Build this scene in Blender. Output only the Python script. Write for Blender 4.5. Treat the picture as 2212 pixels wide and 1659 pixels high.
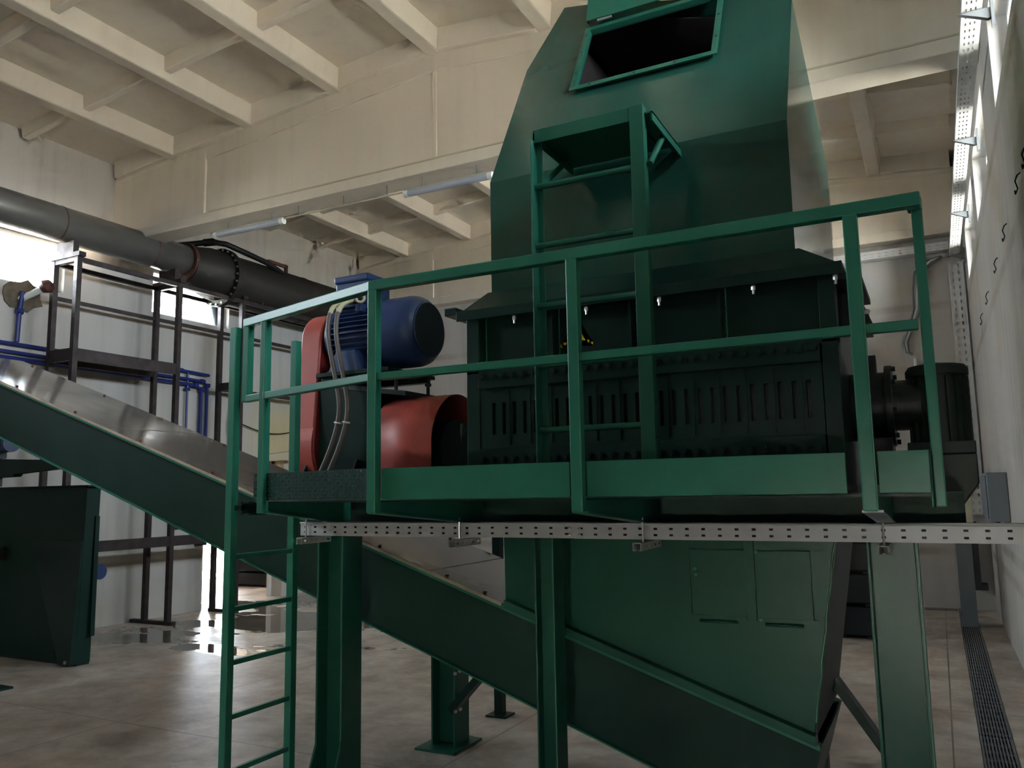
import bpy, bmesh, math, random
from mathutils import Vector, Matrix
random.seed(7)
for o in list(bpy.data.objects): bpy.data.objects.remove(o)
SC = bpy.context.scene
COL = SC.collection
R = math.radians

# ------------------------------------------------------------------ camera
CAM_H = 1.80
yaw, pitch, roll = R(27.267), R(7.463), R(-0.980)
fwd = Vector((-math.sin(yaw)*math.cos(pitch), math.cos(yaw)*math.cos(pitch), math.sin(pitch)))
rt = Vector((math.cos(yaw), math.sin(yaw), 0)); up = rt.cross(fwd)
r2 = rt*math.cos(roll) + up*math.sin(roll); u2 = -rt*math.sin(roll) + up*math.cos(roll)
cd = bpy.data.cameras.new('camera'); cam = bpy.data.objects.new('camera', cd); COL.objects.link(cam)
m = Matrix((r2, u2, -fwd)).transposed().to_4x4(); m.translation = (0, 0, CAM_H); cam.matrix_world = m
cd.sensor_width = 36.0; cd.lens = 36.0*1763.67/2212; cd.clip_start = 0.05; cd.clip_end = 200
SC.camera = cam

# ------------------------------------------------------------------ world and exposure
SKY_STRENGTH = 26.0
SUN_STRENGTH = 1900.0
W = bpy.data.worlds.new('sky'); SC.world = W; W.use_nodes = True
nt = W.node_tree; nt.nodes.clear()
wo = nt.nodes.new('ShaderNodeOutputWorld'); bg = nt.nodes.new('ShaderNodeBackground')
bg.inputs[0].default_value = (0.80, 0.90, 1.0, 1); bg.inputs[1].default_value = SKY_STRENGTH
nt.links.new(bg.outputs[0], wo.inputs[0])
# sun high behind the end wall: it reaches the yard on both sides but not the hall itself
sd = bpy.data.lights.new('sun', 'SUN'); sd.energy = SUN_STRENGTH; sd.angle = R(.53); sd.color = (1, .95, .88)
so = bpy.data.objects.new('sun', sd); so.rotation_euler = (R(-40), 0, 0); COL.objects.link(so)
SC.view_settings.view_transform = 'Standard'; SC.view_settings.look = 'None'
SC.view_settings.exposure = 1.1; SC.view_settings.gamma = 1.0; SC.view_settings.use_curve_mapping = False
SC.cycles.use_denoising = True
SC.cycles.max_bounces = 8; SC.cycles.diffuse_bounces = 6; SC.cycles.glossy_bounces = 2
SC.cycles.caustics_reflective = False; SC.cycles.caustics_refractive = False
SC.cycles.use_adaptive_sampling = True; SC.cycles.adaptive_threshold = .06; SC.cycles.adaptive_min_samples = 16
SC.cycles.transparent_max_bounces = 8; SC.cycles.sample_clamp_indirect = 8.0

# ------------------------------------------------------------------ layout constants (metres)
XL, XR = -10.6, 0.60          # side walls
YF, YB = -7.0, 13.75          # front wall (behind the viewer) and end wall
WZ0, WZ1 = 4.63, 5.36         # window band
RIDGE = -4.95
def rib_z(x): return 6.97 - 0.085*abs(x - RIDGE)     # underside of the roof ribs
WIN_L = [(-1.4, .6), (1.8, 3.8), (5.0, 7.0), (8.45, 10.0)]
WIN_R = [(-.4, 1.4), (2.4, 4.2), (5.2, 6.95), (8.12, 10.05), (10.6, 12.9)]
FILL_GAP = (-.4, 0.45, .85)      # unseen opening added in the front wall for fill light: x0, x1, top
DOORL = (9.6, 11.4, 2.42)     # opening in the left wall: y0, y1, top

def portal(loc, rot, sx, sy):
    l = bpy.data.lights.new('sky_portal', 'AREA'); l.shape = 'RECTANGLE'; l.size = sx; l.size_y = sy
    l.cycles.is_portal = True
    o = bpy.data.objects.new('sky_portal', l); o.location = loc; o.rotation_euler = rot; COL.objects.link(o)
for a, b in WIN_L: portal((XL-.02, (a+b)/2, (WZ0+WZ1)/2), (0, R(-90), 0), WZ1-WZ0, b-a)
for a, b in WIN_R: portal((XR+.02, (a+b)/2, (WZ0+WZ1)/2), (0, R(90), 0), WZ1-WZ0, b-a)
AX = -14.6; ADOOR = (12.95, 13.95, 2.3)      # side room beyond the left doorway and its own outer door
portal((AX-.02, (ADOOR[0]+ADOOR[1])/2, ADOOR[2]/2), (0, R(-90), 0), ADOOR[2], ADOOR[1]-ADOOR[0])
portal(((FILL_GAP[0]+FILL_GAP[1])/2, YF-.02, FILL_GAP[2]/2), (R(90), 0, 0), FILL_GAP[1]-FILL_GAP[0], FILL_GAP[2])

# ------------------------------------------------------------------ materials
def srgb(r, g, b):
    f = lambda c: (c/12.92 if c <= .04045 else ((c+.055)/1.055)**2.4)
    return (f(r/255), f(g/255), f(b/255), 1)
MATS = {}
def mat(name, col, rough=.5, metal=0, var=.0, scale=6, col2=None, bump=0, bscale=40, coat=0, spec=.5, stretch=(1, 1, 1), lo=.35, hi=.7, rvar=0):
    m = bpy.data.materials.new(name); m.use_nodes = True; MATS[name] = m
    n = m.node_tree.nodes; l = m.node_tree.links; p = n['Principled BSDF']
    p.inputs['Base Color'].default_value = col; p.inputs['Roughness'].default_value = rough
    p.inputs['Metallic'].default_value = metal; p.inputs['Specular IOR Level'].default_value = spec
    p.inputs['Coat Weight'].default_value = coat
    if var or col2 or bump or rvar:
        tc = n.new('ShaderNodeNewGeometry'); mp = n.new('ShaderNodeMapping'); mp.inputs['Scale'].default_value = stretch
        l.new(tc.outputs['Position'], mp.inputs[0])
    if var or col2 or rvar:
        nz = n.new('ShaderNodeTexNoise'); nz.inputs['Scale'].default_value = scale; nz.inputs['Detail'].default_value = 6
        l.new(mp.outputs[0], nz.inputs[0])
        rp = n.new('ShaderNodeValToRGB'); rp.color_ramp.elements[0].position = lo; rp.color_ramp.elements[1].position = hi
        l.new(nz.outputs[0], rp.inputs[0])
        c2 = col2 or tuple(c*(1-var) for c in col[:3]) + (1,)
        mx = n.new('ShaderNodeMix'); mx.data_type = 'RGBA'
        mx.inputs[6].default_value = col; mx.inputs[7].default_value = c2
        l.new(rp.outputs[0], mx.inputs[0]); l.new(mx.outputs[2], p.inputs['Base Color'])
        if rvar:
            mr = n.new('ShaderNodeMapRange'); mr.inputs[3].default_value = rough; mr.inputs[4].default_value = rough+rvar
            l.new(rp.outputs[0], mr.inputs[0]); l.new(mr.outputs[0], p.inputs['Roughness'])
    if bump:
        nb = n.new('ShaderNodeTexNoise'); nb.inputs['Scale'].default_value = bscale; nb.inputs['Detail'].default_value = 4
        l.new(mp.outputs[0], nb.inputs[0])
        bp = n.new('ShaderNodeBump'); bp.inputs['Strength'].default_value = bump; bp.inputs['Distance'].default_value = .02
        l.new(nb.outputs[0], bp.inputs['Height']); l.new(bp.outputs[0], p.inputs['Normal'])
    return m
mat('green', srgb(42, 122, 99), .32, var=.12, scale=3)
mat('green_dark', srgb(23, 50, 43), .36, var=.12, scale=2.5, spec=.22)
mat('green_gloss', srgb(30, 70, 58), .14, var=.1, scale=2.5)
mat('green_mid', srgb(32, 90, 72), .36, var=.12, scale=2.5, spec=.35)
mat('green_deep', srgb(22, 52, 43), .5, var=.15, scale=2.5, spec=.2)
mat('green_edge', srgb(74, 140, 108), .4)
mat('black_green', srgb(16, 26, 23), .45, var=.3, scale=5)
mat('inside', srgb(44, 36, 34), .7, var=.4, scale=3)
mat('red', srgb(188, 84, 76), .42, var=.12, scale=4, rvar=.1)
mat('red_dark', srgb(120, 30, 30), .5)
mat('blue', srgb(44, 66, 112), .36, var=.2, scale=6, rvar=.1)
mat('blue_dark', srgb(14, 20, 38), .5)
mat('blue_pipe', srgb(38, 52, 120), .4)
mat('steel', srgb(186, 188, 192), .38, metal=.9, var=.12, scale=5, rvar=.12)
mat('galv', srgb(226, 226, 226), .42, metal=.2, var=.12, scale=9)
mat('galv_strut', srgb(214, 212, 204), .5, metal=.1, var=.12, scale=12)
mat('gear_green', srgb(50, 62, 54), .5, var=.2, scale=8)
mat('cover', srgb(150, 142, 134), .08, metal=.4, var=.1, scale=2.2, rvar=.05, stretch=(1, 3, 1), spec=.8)
mat('cover_edge', srgb(200, 180, 160), .5, metal=.3, var=.3, scale=8)
mat('rust', srgb(110, 62, 40), .7)
mat('mortar', srgb(112, 100, 84), .9, var=.4, scale=14)
mat('brown_steel', srgb(70, 60, 58), .42, metal=.55, var=.35, scale=7, rvar=.2)
mat('duct', srgb(150, 144, 136), .32, metal=.6, var=.3, scale=3.5, rvar=.15, stretch=(1, .35, 1))
mat('duct_dark', srgb(74, 69, 63), .5, metal=.7, var=.35, scale=4, rvar=.15, stretch=(1, .3, 1))
mat('weld', srgb(92, 56, 46), .6, metal=.3)
mat('bolt', srgb(210, 208, 202), .3, metal=.9)
mat('yellow', srgb(255, 226, 60), .4)
mat('black', srgb(14, 14, 14), .5)
mat('black_gloss', srgb(24, 26, 25), .12)
mat('conduit', srgb(104, 95, 90), .55, bump=.1, bscale=120)
mat('sleeve', srgb(198, 188, 150), .55)
mat('white_plastic', srgb(226, 226, 222), .45)
mat('beige_box', srgb(196, 188, 164), .5)
mat('grey_box', srgb(120, 124, 128), .5)
mat('lamp_body', srgb(178, 176, 166), .35)
mat('lamp_tube', srgb(180, 186, 196), .2, coat=.3)
mat('dark_stack', srgb(20, 20, 26), .6, var=.4, scale=6)
mat('concrete_out', srgb(168, 163, 154), .85, var=.1)
mat('pale_ground_out', srgb(226, 220, 208), .9, var=.08)  # unseen yard surface, made pale to bounce more light in from the right
mat('frame_white', srgb(225, 225, 222), .5)
mat('grate', srgb(120, 122, 124), .5, metal=.3)
mat('mudwater', srgb(40, 36, 32), .05)

def wall_material(name, base, warm, low, stain, zmix=(3.0, 5.0), bands=False):
    m = bpy.data.materials.new(name); m.use_nodes = True; MATS[name] = m
    n = m.node_tree.nodes; l = m.node_tree.links; p = n['Principled BSDF']; p.inputs['Roughness'].default_value = .75
    p.inputs['Specular IOR Level'].default_value = .25
    g = n.new('ShaderNodeNewGeometry'); sp = n.new('ShaderNodeSeparateXYZ'); l.new(g.outputs['Position'], sp.inputs[0])
    mr = n.new('ShaderNodeMapRange'); mr.inputs[1].default_value = zmix[0]; mr.inputs[2].default_value = zmix[1]; l.new(sp.outputs[2], mr.inputs[0])
    a = n.new('ShaderNodeMix'); a.data_type = 'RGBA'; a.inputs[6].default_value = low; a.inputs[7].default_value = warm; l.new(mr.outputs[0], a.inputs[0])
    # large water stains
    nz = n.new('ShaderNodeTexNoise'); nz.inputs['Scale'].default_value = .55; nz.inputs['Detail'].default_value = 5; nz.inputs['Distortion'].default_value = .6; l.new(g.outputs['Position'], nz.inputs[0])
    rp = n.new('ShaderNodeValToRGB'); rp.color_ramp.elements[0].position = .56; rp.color_ramp.elements[1].position = .74; l.new(nz.outputs[0], rp.inputs[0])
    mul = n.new('ShaderNodeMath'); mul.operation = 'MULTIPLY'; mul.inputs[1].default_value = .55; l.new(rp.outputs[0], mul.inputs[0])
    b = n.new('ShaderNodeMix'); b.data_type = 'RGBA'; b.inputs[7].default_value = stain; l.new(a.outputs[2], b.inputs[6]); l.new(mul.outputs[0], b.inputs[0])
    # vertical runs and grime
    mp = n.new('ShaderNodeMapping'); mp.inputs['Scale'].default_value = (2.6, 2.6, .18); l.new(g.outputs['Position'], mp.inputs[0])
    n2 = n.new('ShaderNodeTexNoise'); n2.inputs['Scale'].default_value = 2.2; n2.inputs['Detail'].default_value = 5; l.new(mp.outputs[0], n2.inputs[0])
    r2_ = n.new('ShaderNodeValToRGB'); r2_.color_ramp.elements[0].position = .5; r2_.color_ramp.elements[1].position = .8; l.new(n2.outputs[0], r2_.inputs[0])
    mu2 = n.new('ShaderNodeMath'); mu2.operation = 'MULTIPLY'; mu2.inputs[1].default_value = .32; l.new(r2_.outputs[0], mu2.inputs[0])
    c = n.new('ShaderNodeMix'); c.data_type = 'RGBA'; c.inputs[7].default_value = base; l.new(b.outputs[2], c.inputs[6]); l.new(mu2.outputs[0], c.inputs[0])
    # grime along the courses of the wall panels
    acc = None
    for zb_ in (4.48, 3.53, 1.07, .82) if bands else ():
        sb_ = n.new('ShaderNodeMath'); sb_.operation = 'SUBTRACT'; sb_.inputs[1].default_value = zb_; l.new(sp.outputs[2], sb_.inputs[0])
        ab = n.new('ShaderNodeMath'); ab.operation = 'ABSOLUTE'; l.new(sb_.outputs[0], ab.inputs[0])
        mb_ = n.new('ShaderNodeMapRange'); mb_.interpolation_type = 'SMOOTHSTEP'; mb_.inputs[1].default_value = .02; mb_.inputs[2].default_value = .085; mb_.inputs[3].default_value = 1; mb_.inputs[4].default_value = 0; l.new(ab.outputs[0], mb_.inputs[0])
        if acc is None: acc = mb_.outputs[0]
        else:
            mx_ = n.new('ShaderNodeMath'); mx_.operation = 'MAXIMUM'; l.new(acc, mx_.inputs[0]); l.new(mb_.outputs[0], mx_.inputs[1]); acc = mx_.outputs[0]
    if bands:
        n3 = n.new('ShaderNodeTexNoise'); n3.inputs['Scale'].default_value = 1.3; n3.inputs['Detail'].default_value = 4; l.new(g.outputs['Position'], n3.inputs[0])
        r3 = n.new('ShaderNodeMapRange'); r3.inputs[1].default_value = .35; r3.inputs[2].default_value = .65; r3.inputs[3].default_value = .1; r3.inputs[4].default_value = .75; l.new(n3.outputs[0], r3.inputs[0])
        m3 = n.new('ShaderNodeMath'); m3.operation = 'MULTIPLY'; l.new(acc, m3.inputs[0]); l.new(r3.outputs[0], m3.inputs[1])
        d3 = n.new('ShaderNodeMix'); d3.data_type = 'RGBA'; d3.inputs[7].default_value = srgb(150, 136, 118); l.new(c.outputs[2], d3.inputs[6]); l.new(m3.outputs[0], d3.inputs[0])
        # yellow damp stain near the doorway
        vs_ = n.new('ShaderNodeVectorMath'); vs_.operation = 'DISTANCE'; vs_.inputs[1].default_value = (-10.6, 11.35, 2.85); l.new(g.outputs['Position'], vs_.inputs[0])
        n4 = n.new('ShaderNodeTexNoise'); n4.inputs['Scale'].default_value = 2.6; n4.inputs['Detail'].default_value = 6; l.new(g.outputs['Position'], n4.inputs[0])
        a4 = n.new('ShaderNodeMath'); a4.operation = 'ADD'; l.new(vs_.outputs['Value'], a4.inputs[0]); l.new(n4.outputs[0], a4.inputs[1])
        r4 = n.new('ShaderNodeMapRange'); r4.inputs[1].default_value = .85; r4.inputs[2].default_value = 1.6; r4.inputs[3].default_value = .6; r4.inputs[4].default_value = 0; l.new(a4.outputs[0], r4.inputs[0])
        c = n.new('ShaderNodeMix'); c.data_type = 'RGBA'; c.inputs[7].default_value = srgb(206, 184, 120); l.new(d3.outputs[2], c.inputs[6]); l.new(r4.outputs[0], c.inputs[0])
    # trowel marks
    nb = n.new('ShaderNodeTexNoise'); nb.inputs['Scale'].default_value = 5; nb.inputs['Detail'].default_value = 6; l.new(g.outputs['Position'], nb.inputs[0])
    bp = n.new('ShaderNodeBump'); bp.inputs['Strength'].default_value = .25; bp.inputs['Distance'].default_value = .03
    l.new(nb.outputs[0], bp.inputs['Height']); l.new(bp.outputs[0], p.inputs['Normal']); l.new(c.outputs[2], p.inputs['Base Color'])
    return m
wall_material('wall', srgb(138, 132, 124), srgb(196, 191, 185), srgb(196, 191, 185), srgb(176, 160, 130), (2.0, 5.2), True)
wall_material('ceil', srgb(200, 190, 176), srgb(228, 218, 203), srgb(228, 218, 203), srgb(206, 194, 174))

def floor_material():
    m = bpy.data.materials.new('floor'); m.use_nodes = True; MATS['floor'] = m
    n = m.node_tree.nodes; l = m.node_tree.links; p = n['Principled BSDF']
    g = n.new('ShaderNodeNewGeometry')
    n1 = n.new('ShaderNodeTexNoise'); n1.inputs['Scale'].default_value = 1.1; n1.inputs['Detail'].default_value = 9; n1.inputs['Roughness'].default_value = .62; n1.inputs['Distortion'].default_value = .5; l.new(g.outputs['Position'], n1.inputs[0])
    rp = n.new('ShaderNodeValToRGB'); e = rp.color_ramp.elements
    e[0].position = .3; e[0].color = srgb(150, 136, 124); e[1].position = .72; e[1].color = srgb(226, 218, 210)
    k = e.new(.5); k.color = srgb(194, 182, 170); l.new(n1.outputs[0], rp.inputs[0])
    n5 = n.new('ShaderNodeTexNoise'); n5.inputs['Scale'].default_value = 3.4; n5.inputs['Detail'].default_value = 10; n5.inputs['Roughness'].default_value = .7; l.new(g.outputs['Position'], n5.inputs[0])
    r5 = n.new('ShaderNodeValToRGB'); r5.color_ramp.elements[0].position = .36; r5.color_ramp.elements[0].color = (.55, .52, .49, 1); r5.color_ramp.elements[1].position = .6; r5.color_ramp.elements[1].color = (1, 1, 1, 1); l.new(n5.outputs[0], r5.inputs[0])
    m5 = n.new('ShaderNodeMix'); m5.data_type = 'RGBA'; m5.blend_type = 'MULTIPLY'; m5.inputs[0].default_value = .8; l.new(rp.outputs[0], m5.inputs[6]); l.new(r5.outputs[0], m5.inputs[7])
    sx = n.new('ShaderNodeSeparateXYZ'); l.new(g.outputs['Position'], sx.inputs[0])
    jt = None
    for ax_, off in ((0, 3.05), (1, 1.35)):
        q1 = n.new('ShaderNodeMath'); q1.operation = 'ADD'; q1.inputs[1].default_value = off+60; l.new(sx.outputs[ax_], q1.inputs[0])
        q2 = n.new('ShaderNodeMath'); q2.operation = 'MODULO'; q2.inputs[1].default_value = 3.0; l.new(q1.outputs[0], q2.inputs[0])
        q3 = n.new('ShaderNodeMath'); q3.operation = 'LESS_THAN'; q3.inputs[1].default_value = .012; l.new(q2.outputs[0], q3.inputs[0])
        if jt is None: jt = q3.outputs[0]
        else:
            q4 = n.new('ShaderNodeMath'); q4.operation = 'MAXIMUM'; l.new(jt, q4.inputs[0]); l.new(q3.outputs[0], q4.inputs[1]); jt = q4.outputs[0]
    m6 = n.new('ShaderNodeMix'); m6.data_type = 'RGBA'; m6.inputs[7].default_value = srgb(128, 117, 108); l.new(m5.outputs[2], m6.inputs[6]); l.new(jt, m6.inputs[0])
    # wet area near the left doorway, ragged edge
    vd = n.new('ShaderNodeVectorMath'); vd.operation = 'DISTANCE'; vd.inputs[1].default_value = (-8.9, 9.0, 0); l.new(g.outputs['Position'], vd.inputs[0])
    mr = n.new('ShaderNodeMapRange'); mr.inputs[1].default_value = .4; mr.inputs[2].default_value = 4.2; mr.inputs[3].default_value = .16; mr.inputs[4].default_value = -.16; l.new(vd.outputs['Value'], mr.inputs[0])
    mp = n.new('ShaderNodeMapping'); mp.inputs['Scale'].default_value = (.6, 1.0, 1); l.new(g.outputs['Position'], mp.inputs[0])
    n2 = n.new('ShaderNodeTexNoise'); n2.inputs['Scale'].default_value = .9; n2.inputs['Detail'].default_value = 7; n2.inputs['Roughness'].default_value = .55; l.new(mp.outputs[0], n2.inputs[0])
    ad = n.new('ShaderNodeMath'); ad.operation = 'ADD'; l.new(n2.outputs[0], ad.inputs[0]); l.new(mr.outputs[0], ad.inputs[1])
    rw = n.new('ShaderNodeValToRGB'); rw.color_ramp.elements[0].position = .545; rw.color_ramp.elements[1].position = .58; l.new(ad.outputs[0], rw.inputs[0])
    dk = n.new('ShaderNodeMix'); dk.data_type = 'RGBA'; dk.blend_type = 'MULTIPLY'; dk.inputs[7].default_value = (.42, .4, .38, 1); l.new(m6.outputs[2], dk.inputs[6]); l.new(rw.outputs[0], dk.inputs[0])
    l.new(dk.outputs[2], p.inputs['Base Color'])
    rr = n.new('ShaderNodeMapRange'); rr.inputs[3].default_value = .46; rr.inputs[4].default_value = .03; l.new(rw.outputs[0], rr.inputs[0]); l.new(rr.outputs[0], p.inputs['Roughness'])
    nb = n.new('ShaderNodeTexNoise'); nb.inputs['Scale'].default_value = 14; nb.inputs['Detail'].default_value = 5; l.new(g.outputs['Position'], nb.inputs[0])
    bs = n.new('ShaderNodeMapRange'); bs.inputs[3].default_value = .16; bs.inputs[4].default_value = .0; l.new(rw.outputs[0], bs.inputs[0])
    bp = n.new('ShaderNodeBump'); bp.inputs['Distance'].default_value = .02; l.new(bs.outputs[0], bp.inputs['Strength'])
    l.new(nb.outputs[0], bp.inputs['Height']); l.new(bp.outputs[0], p.inputs['Normal'])
floor_material()

def glass_material():
    m = bpy.data.materials.new('glass'); m.use_nodes = True; MATS['glass'] = m
    n = m.node_tree.nodes; l = m.node_tree.links; n.clear()
    o = n.new('ShaderNodeOutputMaterial'); t = n.new('ShaderNodeBsdfTransparent'); t.inputs[0].default_value = (.96, .98, .98, 1)
    g = n.new('ShaderNodeBsdfGlossy'); g.inputs['Roughness'].default_value = .02
    fr = n.new('ShaderNodeFresnel'); fr.inputs[0].default_value = 1.45; mx = n.new('ShaderNodeMixShader')
    l.new(fr.outputs[0], mx.inputs[0]); l.new(t.outputs[0], mx.inputs[1]); l.new(g.outputs[0], mx.inputs[2]); l.new(mx.outputs[0], o.inputs[0])
glass_material()

# ------------------------------------------------------------------ geometry helpers
class B:
    """collects shapes given in world coordinates"""
    def __init__(s): s.bm = bmesh.new()
    def face(s, pts):
        vs = [s.bm.verts.new(p) for p in pts]
        try: s.bm.faces.new(vs)
        except ValueError: pass
        return s
    def box(s, x0, x1, y0, y1, z0, z1):
        v = [s.bm.verts.new((x, y, z)) for x in (x0, x1) for y in (y0, y1) for z in (z0, z1)]
        for f in ((0, 1, 3, 2), (4, 6, 7, 5), (0, 4, 5, 1), (2, 3, 7, 6), (0, 2, 6, 4), (1, 5, 7, 3)): s.bm.faces.new([v[i] for i in f])
        return s
    def prism(s, poly, axis, a, b):
        def mk(p, t): return {'x': (t, p[0], p[1]), 'y': (p[0], t, p[1]), 'z': (p[0], p[1], t)}[axis]
        A = [s.bm.verts.new(mk(p, a)) for p in poly]; C = [s.bm.verts.new(mk(p, b)) for p in poly]
        s.bm.faces.new(A); s.bm.faces.new(C[::-1]); n = len(poly)
        for i in range(n): s.bm.faces.new([A[i], C[i], C[(i+1) % n], A[(i+1) % n]])
        return s
    def hull8(s, lo, hi):
        """two quads (4 points each) joined into a solid"""
        A = [s.bm.verts.new(p) for p in lo]; C = [s.bm.verts.new(p) for p in hi]; n = len(A)
        s.bm.faces.new(A); s.bm.faces.new(C[::-1])
        for i in range(n): s.bm.faces.new([A[i], C[i], C[(i+1) % n], A[(i+1) % n]])
        return s
    def ring(s, c, ax, r, n, ref=None):
        ax = Vector(ax).normalized(); ref = Vector(ref) if ref else (Vector((0, 0, 1)) if abs(ax.z) < .9 else Vector((1, 0, 0)))
        u = ax.cross(ref).normalized(); v = ax.cross(u)
        return [s.bm.verts.new(Vector(c)+u*math.cos(2*math.pi*i/n)*r+v*math.sin(2*math.pi*i/n)*r) for i in range(n)]
    def lathe(s, p, q, prof, n=24, caps=True):
        """prof: list of (t 0..1 along p->q, radius)"""
        p, q = Vector(p), Vector(q); rs = [s.ring(p.lerp(q, t), q-p, max(r, 1e-4), n) for t, r in prof]
        for a, b in zip(rs, rs[1:]):
            for i in range(n): s.bm.faces.new([a[i], a[(i+1) % n], b[(i+1) % n], b[i]])
        if caps: s.bm.faces.new(rs[0][::-1]); s.bm.faces.new(rs[-1])
        return s
    def cyl(s, p, q, r, n=16, r2=None, caps=True): return s.lathe(p, q, [(0, r), (1, r if r2 is None else r2)], n, caps)
    def bar(s, p, q, w, h, upv=(0, 0, 1)):
        p, q = Vector(p), Vector(q); d = (q-p).normalized(); upv = Vector(upv)
        if abs(d.dot(upv)) > .99: upv = Vector((0, 1, 0)) if abs(d.y) < .9 else Vector((1, 0, 0))
        sd = d.cross(upv).normalized()*w/2; u = sd.cross(d).normalized()*h/2
        c = [(-1, -1), (1, -1), (1, 1), (-1, 1)]
        return s.hull8([p+sd*a+u*b for a, b in c], [q+sd*a+u*b for a, b in c])
    def tube(s, pts, r, n=8):
        pts = [Vector(p) for p in pts]; rs = []; ref = None
        for i, p in enumerate(pts):
            d = (pts[min(i+1, len(pts)-1)]-pts[max(i-1, 0)]).normalized()
            if ref is None: ref = Vector((0, 0, 1)) if abs(d.z) < .9 else Vector((0, 1, 0))
            u = d.cross(ref).normalized(); v = u.cross(d).normalized(); ref = v
            rs.append([s.bm.verts.new(p+u*math.cos(2*math.pi*k/n)*r+v*math.sin(2*math.pi*k/n)*r) for k in range(n)])
        for a, b in zip(rs, rs[1:]):
            for i in range(n): s.bm.faces.new([a[i], a[(i+1) % n], b[(i+1) % n], b[i]])
        s.bm.faces.new(rs[0][::-1]); s.bm.faces.new(rs[-1])
        return s
    def torus(s, c, ax, R_, r, n=20, k=8, a0=0, a1=2*math.pi):
        c, ax = Vector(c), Vector(ax).normalized(); ref = Vector((0, 0, 1)) if abs(ax.z) < .9 else Vector((1, 0, 0))
        u = ax.cross(ref).normalized(); v = ax.cross(u); full = abs(a1-a0-2*math.pi) < 1e-6
        rs = []
        for i in range(n if full else n+1):
            t = a0+(a1-a0)*i/n; d = u*math.cos(t)+v*math.sin(t)
            rs.append([s.bm.verts.new(c+d*(R_+r*math.cos(2*math.pi*j/k))+ax*r*math.sin(2*math.pi*j/k)) for j in range(k)])
        for i in range(len(rs) if full else len(rs)-1):
            a, b = rs[i], rs[(i+1) % len(rs)]
            for j in range(k): s.bm.faces.new([a[j], a[(j+1) % k], b[(j+1) % k], b[j]])
        return s
    def grid_holes(s, o, u, v, us, vs, hole):
        """sheet of cells spanned by sorted us, vs along u, v from o; hole(i,j) True leaves a cell open"""
        o, u, v = Vector(o), Vector(u), Vector(v); V = {}
        g = lambda i, j: V.setdefault((i, j), None) or V.__setitem__((i, j), s.bm.verts.new(o+u*us[i]+v*vs[j])) or V[(i, j)]
        for i in range(len(us)-1):
            for j in range(len(vs)-1):
                if not hole(i, j): s.bm.faces.new([g(i, j), g(i+1, j), g(i+1, j+1), g(i, j+1)])
        return s

OFF = {}
def W_(o): return OFF.get(o, Vector((0, 0, 0)))
def tag(o, label=None, cat=None, group=None, kind=None):
    if label: o['label'] = label
    if cat: o['category'] = cat
    if group: o['group'] = group
    if kind: o['kind'] = kind
    return o
def thing(name, label, cat, loc=(0, 0, 0), group=None):
    o = bpy.data.objects.new(name, None); o.empty_display_size = .2; COL.objects.link(o); o.location = loc; OFF[o] = Vector(loc)
    return tag(o, label, cat, group)
def part(name, b, mt, parent=None, smooth=False, bevel=0, solid=0, origin=None, label=None, kind=None):
    bm = b.bm; off = W_(parent) if parent else Vector((0, 0, 0))
    org = Vector(origin) if origin is not None else off
    if parent is None and origin is None:
        xs = [v.co for v in bm.verts]
        org = Vector((sum(c.x for c in xs)/len(xs), sum(c.y for c in xs)/len(xs), min(c.z for c in xs)))
    for v in bm.verts: v.co -= org
    bmesh.ops.recalc_face_normals(bm, faces=bm.faces)
    me = bpy.data.meshes.new(name); bm.to_mesh(me); bm.free()
    me.materials.append(MATS[mt])
    if smooth:
        for p in me.polygons: p.use_smooth = True
        me.set_sharp_from_angle(angle=R(38))
    o = bpy.data.objects.new(name, me); COL.objects.link(o); o.location = org-off; o.parent = parent; OFF[o] = org
    if solid: k = o.modifiers.new('solid', 'SOLIDIFY'); k.thickness = solid; k.offset = 0
    if bevel: k = o.modifiers.new('bevel', 'BEVEL'); k.width = bevel; k.segments = 2; k.limit_method = 'ANGLE'
    return tag(o, label, kind=kind)
def inst(src, loc, parent, rot=None):
    """a copy of a finished piece that shares its mesh, at a world position"""
    o = src.copy(); COL.objects.link(o); o.parent = parent; o.location = Vector(loc)-W_(parent); OFF[o] = Vector(loc)
    if rot: o.rotation_euler = rot
    return o
def rect_tube(p, q, w, h=None): return B().bar(p, q, w, h or w)

# ================================================================== THE HALL
# ---- floor, with the trench of the drain left open
DR = (0.125, 0.335)
fl = B()
fl.box(XL-.3, DR[0], YF-.3, YB+.3, -.2, 0).box(DR[1], XR+.3, YF-.3, YB+.3, -.2, 0).box(DR[0], DR[1], 13.55, YB+.3, -.2, 0).box(DR[0], DR[1], YF-.3, 13.55, -.25, -.1)
tag(part('floor', fl, 'floor', origin=(0, 0, 0)), kind='structure')
tag(part('ground_left', B().box(-70, XL-.3, -60, 70, -.5, -.21).box(XL-.3, XR+.3, -60, YF-.3, -.3, -.05).box(XL-.3, XR+.3, YB+.3, 70, -.3, -.05), 'concrete_out', origin=(0, 0, 0)), kind='structure')
tag(part('ground_right', B().box(XR+.3, 60, -60, 70, -.3, -.05), 'pale_ground_out', origin=(0, 0, 0)), kind='structure')
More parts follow.
